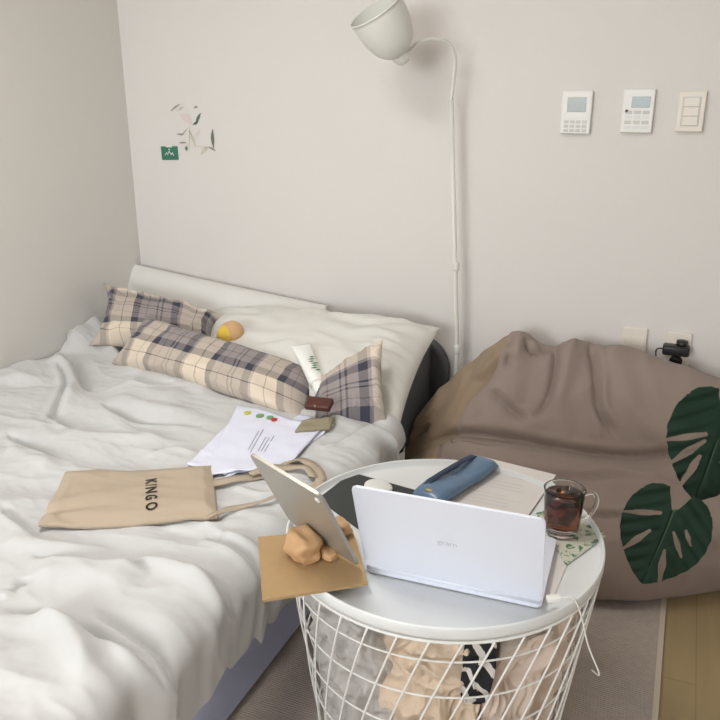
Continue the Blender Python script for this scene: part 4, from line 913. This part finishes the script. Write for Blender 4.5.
# cream tube
def tube_item():
    a, b = [Vector(p) for p in TUBE]; d = (b - a); Lc = d.length; d.normalize(); n = d.cross(Vector((0, 0, 1))).normalized(); q = n.cross(d)
    t = thing('cosmetic_tube', 'white squeeze tube with green leaf print on the white pillow', 'tube')
    V = []; nw = 24; L_ = [0, .03, .2, .5, .8, .985, 1.0]
    for u in L_:
        hw = .033 - .009 * u; hh = .0015 + .021 * min(1, u * 1.3) ** .7
        if u == 1: hw *= .9; hh *= .9
        for k in range(nw):
            an = 2 * PI * k / nw; V.append(a + d * (u * Lc * .82) + n * math.cos(an) * hw + q * math.sin(an) * hh)
    F = [(i * nw + k, i * nw + (k + 1) % nw, (i + 1) * nw + (k + 1) % nw, (i + 1) * nw + k) for i in range(len(L_) - 1) for k in range(nw)] + [tuple(range(nw)), tuple(range((len(L_) - 1) * nw, len(L_) * nw))]
    mk('tube_body', V, F, M['tube'], t)
    V, F = tube_vf([a + d * Lc * .82, a + d * Lc * .85, a + d * Lc * .995, a + d * Lc], [.019, .020, .0185, .016], 24); mk('cap', V, F, M['tube'], t)
    V = []; F = []
    up = q if q.z > 0 else -q
    for k in range(7):
        u = .34 + k * .05; s_ = -.012 + .004 * (k % 3); c = a + d * (u * Lc) + n * s_ + up * (.0015 + .021 * min(1, u / .82 * 1.3) ** .7 + .0008)
        l_, w_ = .011 + .004 * (k % 2), .003; m_ = len(V)
        V += [c - n * l_ , c + d * w_ , c + n * l_, c - d * w_]; F.append((m_, m_ + 1, m_ + 2, m_ + 3))
    mk('leaf_print', V, F, M['leafgreen'], t)['label'] = 'green printed leaf motif'
tube_item()
wl_ = thing('wallet', 'dark brown leather wallet lying in the fold of the plaid pillows', 'wallet', WALLET)
box('leather_body', (.078, .045, .020), (0, 0, 0), M['brown'], wl_, .005, 3, Matrix.Rotation(.10, 3, 'Z') @ Matrix.Rotation(.35, 3, 'X'), True)
box('snap', (.006, .003, .006), (.0, -.028, .004), M['brass'], wl_, .001, 2)

# ------------------------------------------------------------------ floor lamp
lp = thing('floor_lamp', 'slender white floor lamp with bell shade and gooseneck behind the bed', 'lamp', (LAMPX, 2.60, 0))
lathe('base', [(0, 0.0), (.10, 0.0), (.10, .012), (.09, .02), (.012, .026), (0, .026)], M['lamp'], lp, 40)
PX_ = lambda pts: [(p[0] - LAMPX, p[1] - 2.60, p[2]) for p in pts]
pole_pts = PX_(POLE)
tube('pole', pole_pts, .0085, M['lamp'], lp, 14)
for p in PX_(JOINTS):
    lathe('joint_ring', [(.0, -.016), (.0115, -.016), (.0125, -.012), (.0125, .012), (.0115, .016), (0, .016)], M['lamp'], lp, 20, Matrix.Translation(p))
goose = catmull(PX_(GOOSE), 10)
tube('gooseneck', goose, .0062, M['lamp'], lp, 12)
sa, sb = [Vector(p) for p in PX_(SHADE)]
ax = (sb - sa).normalized(); m4 = Matrix.Translation(sa) @ ax.to_track_quat('Z', 'Y').to_matrix().to_4x4()
Ls = (sb - sa).length; Rr = LAMPR
pf = [(.02, 0), (.045 * Rr / .1, .006), (.072 * Rr / .1, .03), (.088 * Rr / .1, .065), (.096 * Rr / .1, .105), (Rr, Ls)]
pf = [tuple(q) for q in catmull([np.array(q) for q in pf], 6)]
inner = [(r - .0022, z + .0008) for r, z in reversed(pf)]
lathe('lamp_shade', pf + [(Rr + .003, Ls + .002), (Rr, Ls + .005), (Rr - .003, Ls + .003)] + inner, M['lamp'], lp, 56, m4)
lathe('socket', [(0, -.030), (.018, -.030), (.027, -.020), (.031, -.004), (.029, .010), (.024, .016), (0, .016)], M['lamp'], lp, 14, m4, sm=False)
lathe('bulb', [(0, .008), (.013, .01), (.014, .03), (.024, .05), (.03, .07), (.024, .092), (.012, .101), (0, .103)], M['pin'], lp, 24, m4)

# ------------------------------------------------------------------ wall devices
def dev(name, label, cat, x, z, w, h, d=0.018, m='plastic'):
    t = thing(name, label, cat, (x, YB, z)); box('housing', (w, d, h), (0, -d / 2, 0), M[m], t, .004, 3); return t, d
def panel(name, t, d, x, z, w, h, m, th_=.0015, bev=.0006): return box(name, (w, th_, h), (x, -d - th_ / 2 + .0004, z), M[m], t, bev, 1)
for args in DEVICES['thermo1']:
    t, d = dev('thermostat', 'off-white wall thermostat with grey display and button grid, left of the wall controls', 'thermostat', *args)
    w, h = args[2], args[3]
    panel('face_plate', t, d, 0, h * .16, w * .86, h * .58, 'plastic')
    panel('display', t, d + .0012, 0, h * .18, w * .62, h * .34, 'lcd')
    for r in range(3):
        for c in range(4): panel('button', t, d, (c - 1.5) * w * .2, -h * .22 - r * h * .1, w * .16, h * .07, 'btn')
for args in DEVICES['thermo2']:
    t, d = dev('thermostat', 'white wall controller with bluish display and rows of keys, middle of the wall controls', 'thermostat', *args)
    w, h = args[2], args[3]
    panel('display', t, d, w * .08, h * .20, w * .58, h * .25, 'lcd2')
    panel('indicator', t, d, -w * .34, h * .0, w * .09, h * .06, 'ldark')
    for r in range(4):
        for c in range(3): panel('button', t, d, (c - 1) * w * .27, -h * .03 - r * h * .115, w * .22, h * .08, 'btn2' if r % 2 else 'btn')
for args in DEVICES['switch']:
    t, d = dev('light_switch', 'ivory wall light switch with three rockers, rightmost wall control', 'switch', *args, m='plastic2')
    w, h = args[2], args[3]
    panel('frame', t, d, 0, 0, w * .66, h * .72, 'btn')
    for r in range(3): panel('rocker', t, d + .001, 0, (1 - r) * h * .23, w * .54, h * .205, 'plastic2', .003)
for i, args in enumerate(DEVICES['sockets']):
    t, d = dev('wall_socket', ['cream blank wall plate left of the power socket', 'cream wall socket holding a black power adapter'][i], 'socket', *args, m='plastic2', d=.012)
    w, h = args[2], args[3]
    panel('face_plate', t, d, 0, -.01, w * .84, h * .7, 'plastic2')
    if i == 1:
        for zz in (.02, -.028):
            lathe('outlet', [(0, 0), (.019, 0), (.0205, .001), (.0205, .003), (0, .003)], M['black' if zz < 0 else 'plastic2'], t, 28, Matrix.Translation((0, -d - .0005, zz)) @ Matrix.Rotation(PI / 2, 4, 'X'))
        ad = thing('power_adapter', 'black power adapter plugged into the right wall socket', 'adapter', (args[0], YB - d, args[1]))
        box('adapter_body', (.085, .045, .034), (-.004, -.028, .018), M['black'], ad, .008, 3, None, True)
        lathe('plug_bump', [(0, 0), (.018, 0), (.018, .02), (0, .02)], M['black'], ad, 24, Matrix.Translation((.012, -.02, .03)))
        tube('cable', catmull([(-.046, -.03, .018), (-.06, -.03, .017), (-.066, -.028, .006), (-.062, -.024, -.025), (-.058, -.02, -.08), (-.05, -.014, -.14)], 8), .0022, M['black'], ad, 8)
# wall decor
CX, CZ = CARD
cd = thing('green_card', 'small green card with white zigzag mark pinned on the wall', 'card', (CX, YB, CZ))
box('card', (.082, .0015, .054), (0, -.003, 0), M['card'], cd, 0, 1, Matrix.Rotation(-.03, 3, 'Y'))
zg = [(-.022, -.010), (-.014, .002), (-.009, -.006), (0, .008), (.009, -.006), (.014, .002), (.022, -.010)]
V, F = tube_vf([(x, -.0045, z) for x, z in zg], .0024, 6); mk('zigzag_mark', V, F, M['pin'], cd)
box('peak_mark', (.006, .001, .005), (0, -.0042, .015), M['pin'], cd)
V, F = [], []
box('tape', (.03, .001, .01), (0, -.0045, .028), M['btn2'], cd)
sk = thing('wall_decal', 'delicate dried flower wall sticker with grey-green leaves above the green card', 'decoration', (0, YB, 0))
for (px_, pz0), (qx, qz), w_, mt in DECAL:
    a, b = Vector((px_, 0, pz0)), Vector((qx, 0, qz)); d = b - a; Ln = d.length; d.normalize(); n = Vector((-d.z, 0, d.x)); V = []
    K = 9
    for k in range(K):
        u = k / (K - 1); c = a + d * (u * Ln) + n * (.25 * w_ * math.sin(u * 3)); hw = w_ * math.sin(PI * min(.97, max(.03, u))) / 2 + .0004
        V += [(c + n * hw) + Vector((0, -.001, 0)), (c - n * hw) + Vector((0, -.001, 0))]
    V += [v + Vector((0, -.001, 0)) for v in V]; m_ = 2 * K
    F = [(2 * k, 2 * k + 1, 2 * k + 3, 2 * k + 2) for k in range(K - 1)] + [(m_ + 2 * k, m_ + 2 * k + 1, m_ + 2 * k + 3, m_ + 2 * k + 2) for k in range(K - 1)]
    mk('petal' if mt in ('d_pink', 'd_cream') else 'leaf' if w_ > .003 else 'twig', V, F, MD[mt], sk)

# ------------------------------------------------------------------ monstera
pt = thing('monstera_plant', 'dark green split-leaf monstera plant at the right edge of the picture', 'plant', (0, 0, 0))
PTX, PTY = 0.62, 1.78
lathe('pot', [(0, .0), (.10, 0), (.105, .01), (.13, .22), (.135, .225), (.122, .225), (.118, .205), (0, .205)], M['pot'], pt, 48, Matrix.Translation((PTX, PTY, 0)))
lathe('soil', [(0, .2), (.117, .2), (.117, .207), (0, .212)], M['soil'], pt, 32, Matrix.Translation((PTX, PTY, 0)))
def leaf(org, tip_dir, nrm, size, slots, seed=0, wid=1.05, sinus=0.2):
    """org: where the petiole joins; the blade runs from there along tip_dir"""
    org = Vector(org); ty = Vector(tip_dir).normalized(); nz_ = Vector(nrm); nz_ = (nz_ - ty * nz_.dot(ty)).normalized(); tx = ty.cross(nz_)
    n = 190; g = np.linspace(-0.62, 0.62, n); h = np.linspace(-0.30, 1.0, n)
    X, Y = np.meshgrid(g, h, indexing='ij')
    # heart outline: half-width as function of Y
    ys = [-0.28, -0.27, -0.22, -0.12, 0.0, 0.15, 0.3, 0.45, 0.6, 0.75, 0.88, 0.96, 1.0]
    ws = [0.0, 0.22, 0.34, 0.43, 0.49, 0.525, 0.525, 0.49, 0.42, 0.31, 0.18, 0.07, 0.0]
    yi = np.interp(Y, ys, np.array(ws)) * wid
    inside = np.abs(X) < yi
    inside &= ~((Y < 0) & (np.abs(X) < 0.02 + np.clip(-Y, 0, 1) * sinus * 2.4))
    rr = np.hypot((np.abs(X) - .24), (Y + .12)); inside &= ~((Y < -0.12) & (rr > 0.17 + .0 * X) & (np.abs(X) > .0) & (rr > .19))
    for (x0, y0_), (x1, y1_), w0, w1 in slots:
        d, t, _ = seg_dist(X, Y, [(x0, y0_), (x1, y1_)]); inside &= ~(d < .85 * (w0 + (w1 - w0) * t) * (1 - .35 * np.cos(t * 6)))
    Zz = -0.22 * X ** 2 - 0.16 * np.clip(Y, 0, 1) ** 2 + .10 * np.clip(Y, 0, 1) + 0.012 * np.cos(Y * 34 - np.abs(X) * 22) * smooth(0, .2, np.abs(X)) - .015 * np.exp(-(X / .02) ** 2) + .03 * noise(X * 2.5 + seed, Y * 2.5, seed)
    P = [org + tx * (float(x) * size) + ty * (float(y) * size) + nz_ * (float(z) * size) for x, y, z in zip(X.ravel(), Y.ravel(), Zz.ravel())]
    ins = inside.ravel(); F = [f for f in grid_faces(n, n) if all(ins[i] for i in f)]
    ids = sorted({i for f in F for i in f}); mp = {a: k for k, a in enumerate(ids)}
    o = mk('leaf', [P[i] for i in ids], [tuple(mp[i] for i in f) for f in F], M['leaf'], pt)
    md = o.modifiers.new('s', 'SOLIDIFY'); md.thickness = .0012
    v = [org + tx * 0 + ty * (k / 12 * .93 * size) + nz_ * ((-.16 * (k / 12) ** 2 + .1 * k / 12 - .005) * size + .0016) for k in range(13)]
    VV, FF = tube_vf(v, [.0022 * (1 - k / 14) for k in range(13)], 6); mk('midrib', VV, FF, M['rib'], o)
    return org
leaf((0.133, 1.785, 0.745), (-0.032, -0.081, -0.186), (0.438, -0.775, 0.507), 0.205, [((0.548, 0.457), (0.151, 0.254), 0.022, 0.032), ((0.428, 0.696), (0.139, 0.33), 0.022, 0.04), ((0.217, 0.895), (0.129, 0.511), 0.022, 0.045), ((-0.479, 0.656), (-0.129, 0.489), 0.02, 0.04), ((-0.625, 0.312), (-0.286, 0.256), 0.02, 0.04)], 1)
leaf((0.052, 1.581, 0.592), (-0.041, -0.072, -0.148), (0.26, -0.868, 0.46), 0.170, [((0.588, 0.273), (0.14, 0.086), 0.016, 0.034), ((0.4, 0.722), (0.18, 0.346), 0.02, 0.036), ((-0.171, 0.861), (-0.073, 0.497), 0.045, 0.03), ((-0.286, 0.488), (-0.09, 0.246), 0.03, 0.02), ((-0.348, 0.314), (-0.218, 0.165), 0.02, 0.02)], 2)
leaf((0.72, 1.75, 0.80), (0.35, -0.25, -0.45), (0.4, -0.5, 0.8), 0.18, [((0.6, 0.3), (0.2, 0.2), .02, .035), ((-0.6, 0.3), (-0.2, 0.2), .02, .035), ((0.55, 0.6), (0.2, 0.42), .02, .04), ((-0.55, 0.6), (-0.2, 0.42), .02, .04)], 3)
leaf((0.55, 2.0, 0.92), (0.05, 0.35, -0.3), (0.1, 0.3, 0.9), 0.17, [((0.6, 0.3), (0.2, 0.2), .02, .035), ((-0.6, 0.3), (-0.2, 0.2), .02, .035)], 4)
for org, pts in PETIOLES:
    P = catmull([Vector((PTX, PTY, .19))] + [Vector(p) for p in pts] + [Vector(org)], 8); n_ = len(P)
    VV, FF = tube_vf(P, [.0065 - .003 * k / n_ for k in range(n_)], 10); mk('petiole', VV, FF, M['stem'], pt)

# ------------------------------------------------------------------ light
ld_ = bpy.data.lights.new('window_light', 'AREA'); ld_.shape = 'RECTANGLE'; ld_.size = WX1 - WX0 - .1; ld_.size_y = WZ1 - WZ0 - .1; ld_.energy = E_WIN; ld_.color = (.93, .97, 1.0)
lo = bpy.data.objects.new('window_light', ld_); COL.objects.link(lo); lo.location = ((WX0 + WX1) / 2, YF - .12, (WZ0 + WZ1) / 2); lo.rotation_euler = (PI / 2, 0, 0)
lo.rotation_euler = Vector((0, -1, 0)).to_track_quat('Z', 'Y').to_euler()
sn = bpy.data.lights.new('sun', 'SUN'); sn.energy = E_SUN; sn.angle = math.radians(2.5); sn.color = (1, .95, .88)
so = bpy.data.objects.new('sun', sn); COL.objects.link(so); so.location = (0, -5, 5); so.rotation_euler = Vector(SUNV).to_track_quat('Z', 'Y').to_euler()
cl_ = bpy.data.lights.new('added_fill_light', 'AREA'); cl_.shape = 'DISK'; cl_.size = 0.6; cl_.energy = E_FILL; cl_.color = (1, .97, .93)  # overhead fill added for soft top light, no lamp seen there
co = bpy.data.objects.new('added_fill_light', cl_); COL.objects.link(co); co.location = (CLX, CLY, ZC - .075)
clm = lathe('added_fill_fixture', [(0, ZC - .06), (.30, ZC - .06), (.33, ZC - .04), (.33, ZC), (0, ZC)], M['plastic'], None, 40, Matrix.Translation((CLX, CLY, 0))); tag(clm, 'round flush white fixture added out of view above the bed for the fill light', 'lamp')  # unseen disc added to go with the fill light
wd = bpy.data.worlds.new('World'); SC.world = wd; wd.use_nodes = True
wd.node_tree.nodes['Background'].inputs[0].default_value = (.85, .92, 1, 1); wd.node_tree.nodes['Background'].inputs[1].default_value = E_WORLD

# ------------------------------------------------------------------ camera
cam = bpy.data.cameras.new('camera'); cam.sensor_width = 36; cam.lens = 764 / 720 * 36; cam.clip_start = .05
cob = bpy.data.objects.new('camera', cam); COL.objects.link(cob); cob.location = (0, 0, 1.41)
cob.rotation_euler = (math.radians(90 - 18.5), 0, math.radians(23.0)); SC.camera = cob
vs_ = SC.view_settings; vs_.view_transform = 'Standard'; vs_.look = 'None'; vs_.gamma = 1; vs_.use_curve_mapping = False; vs_.exposure = EXPO
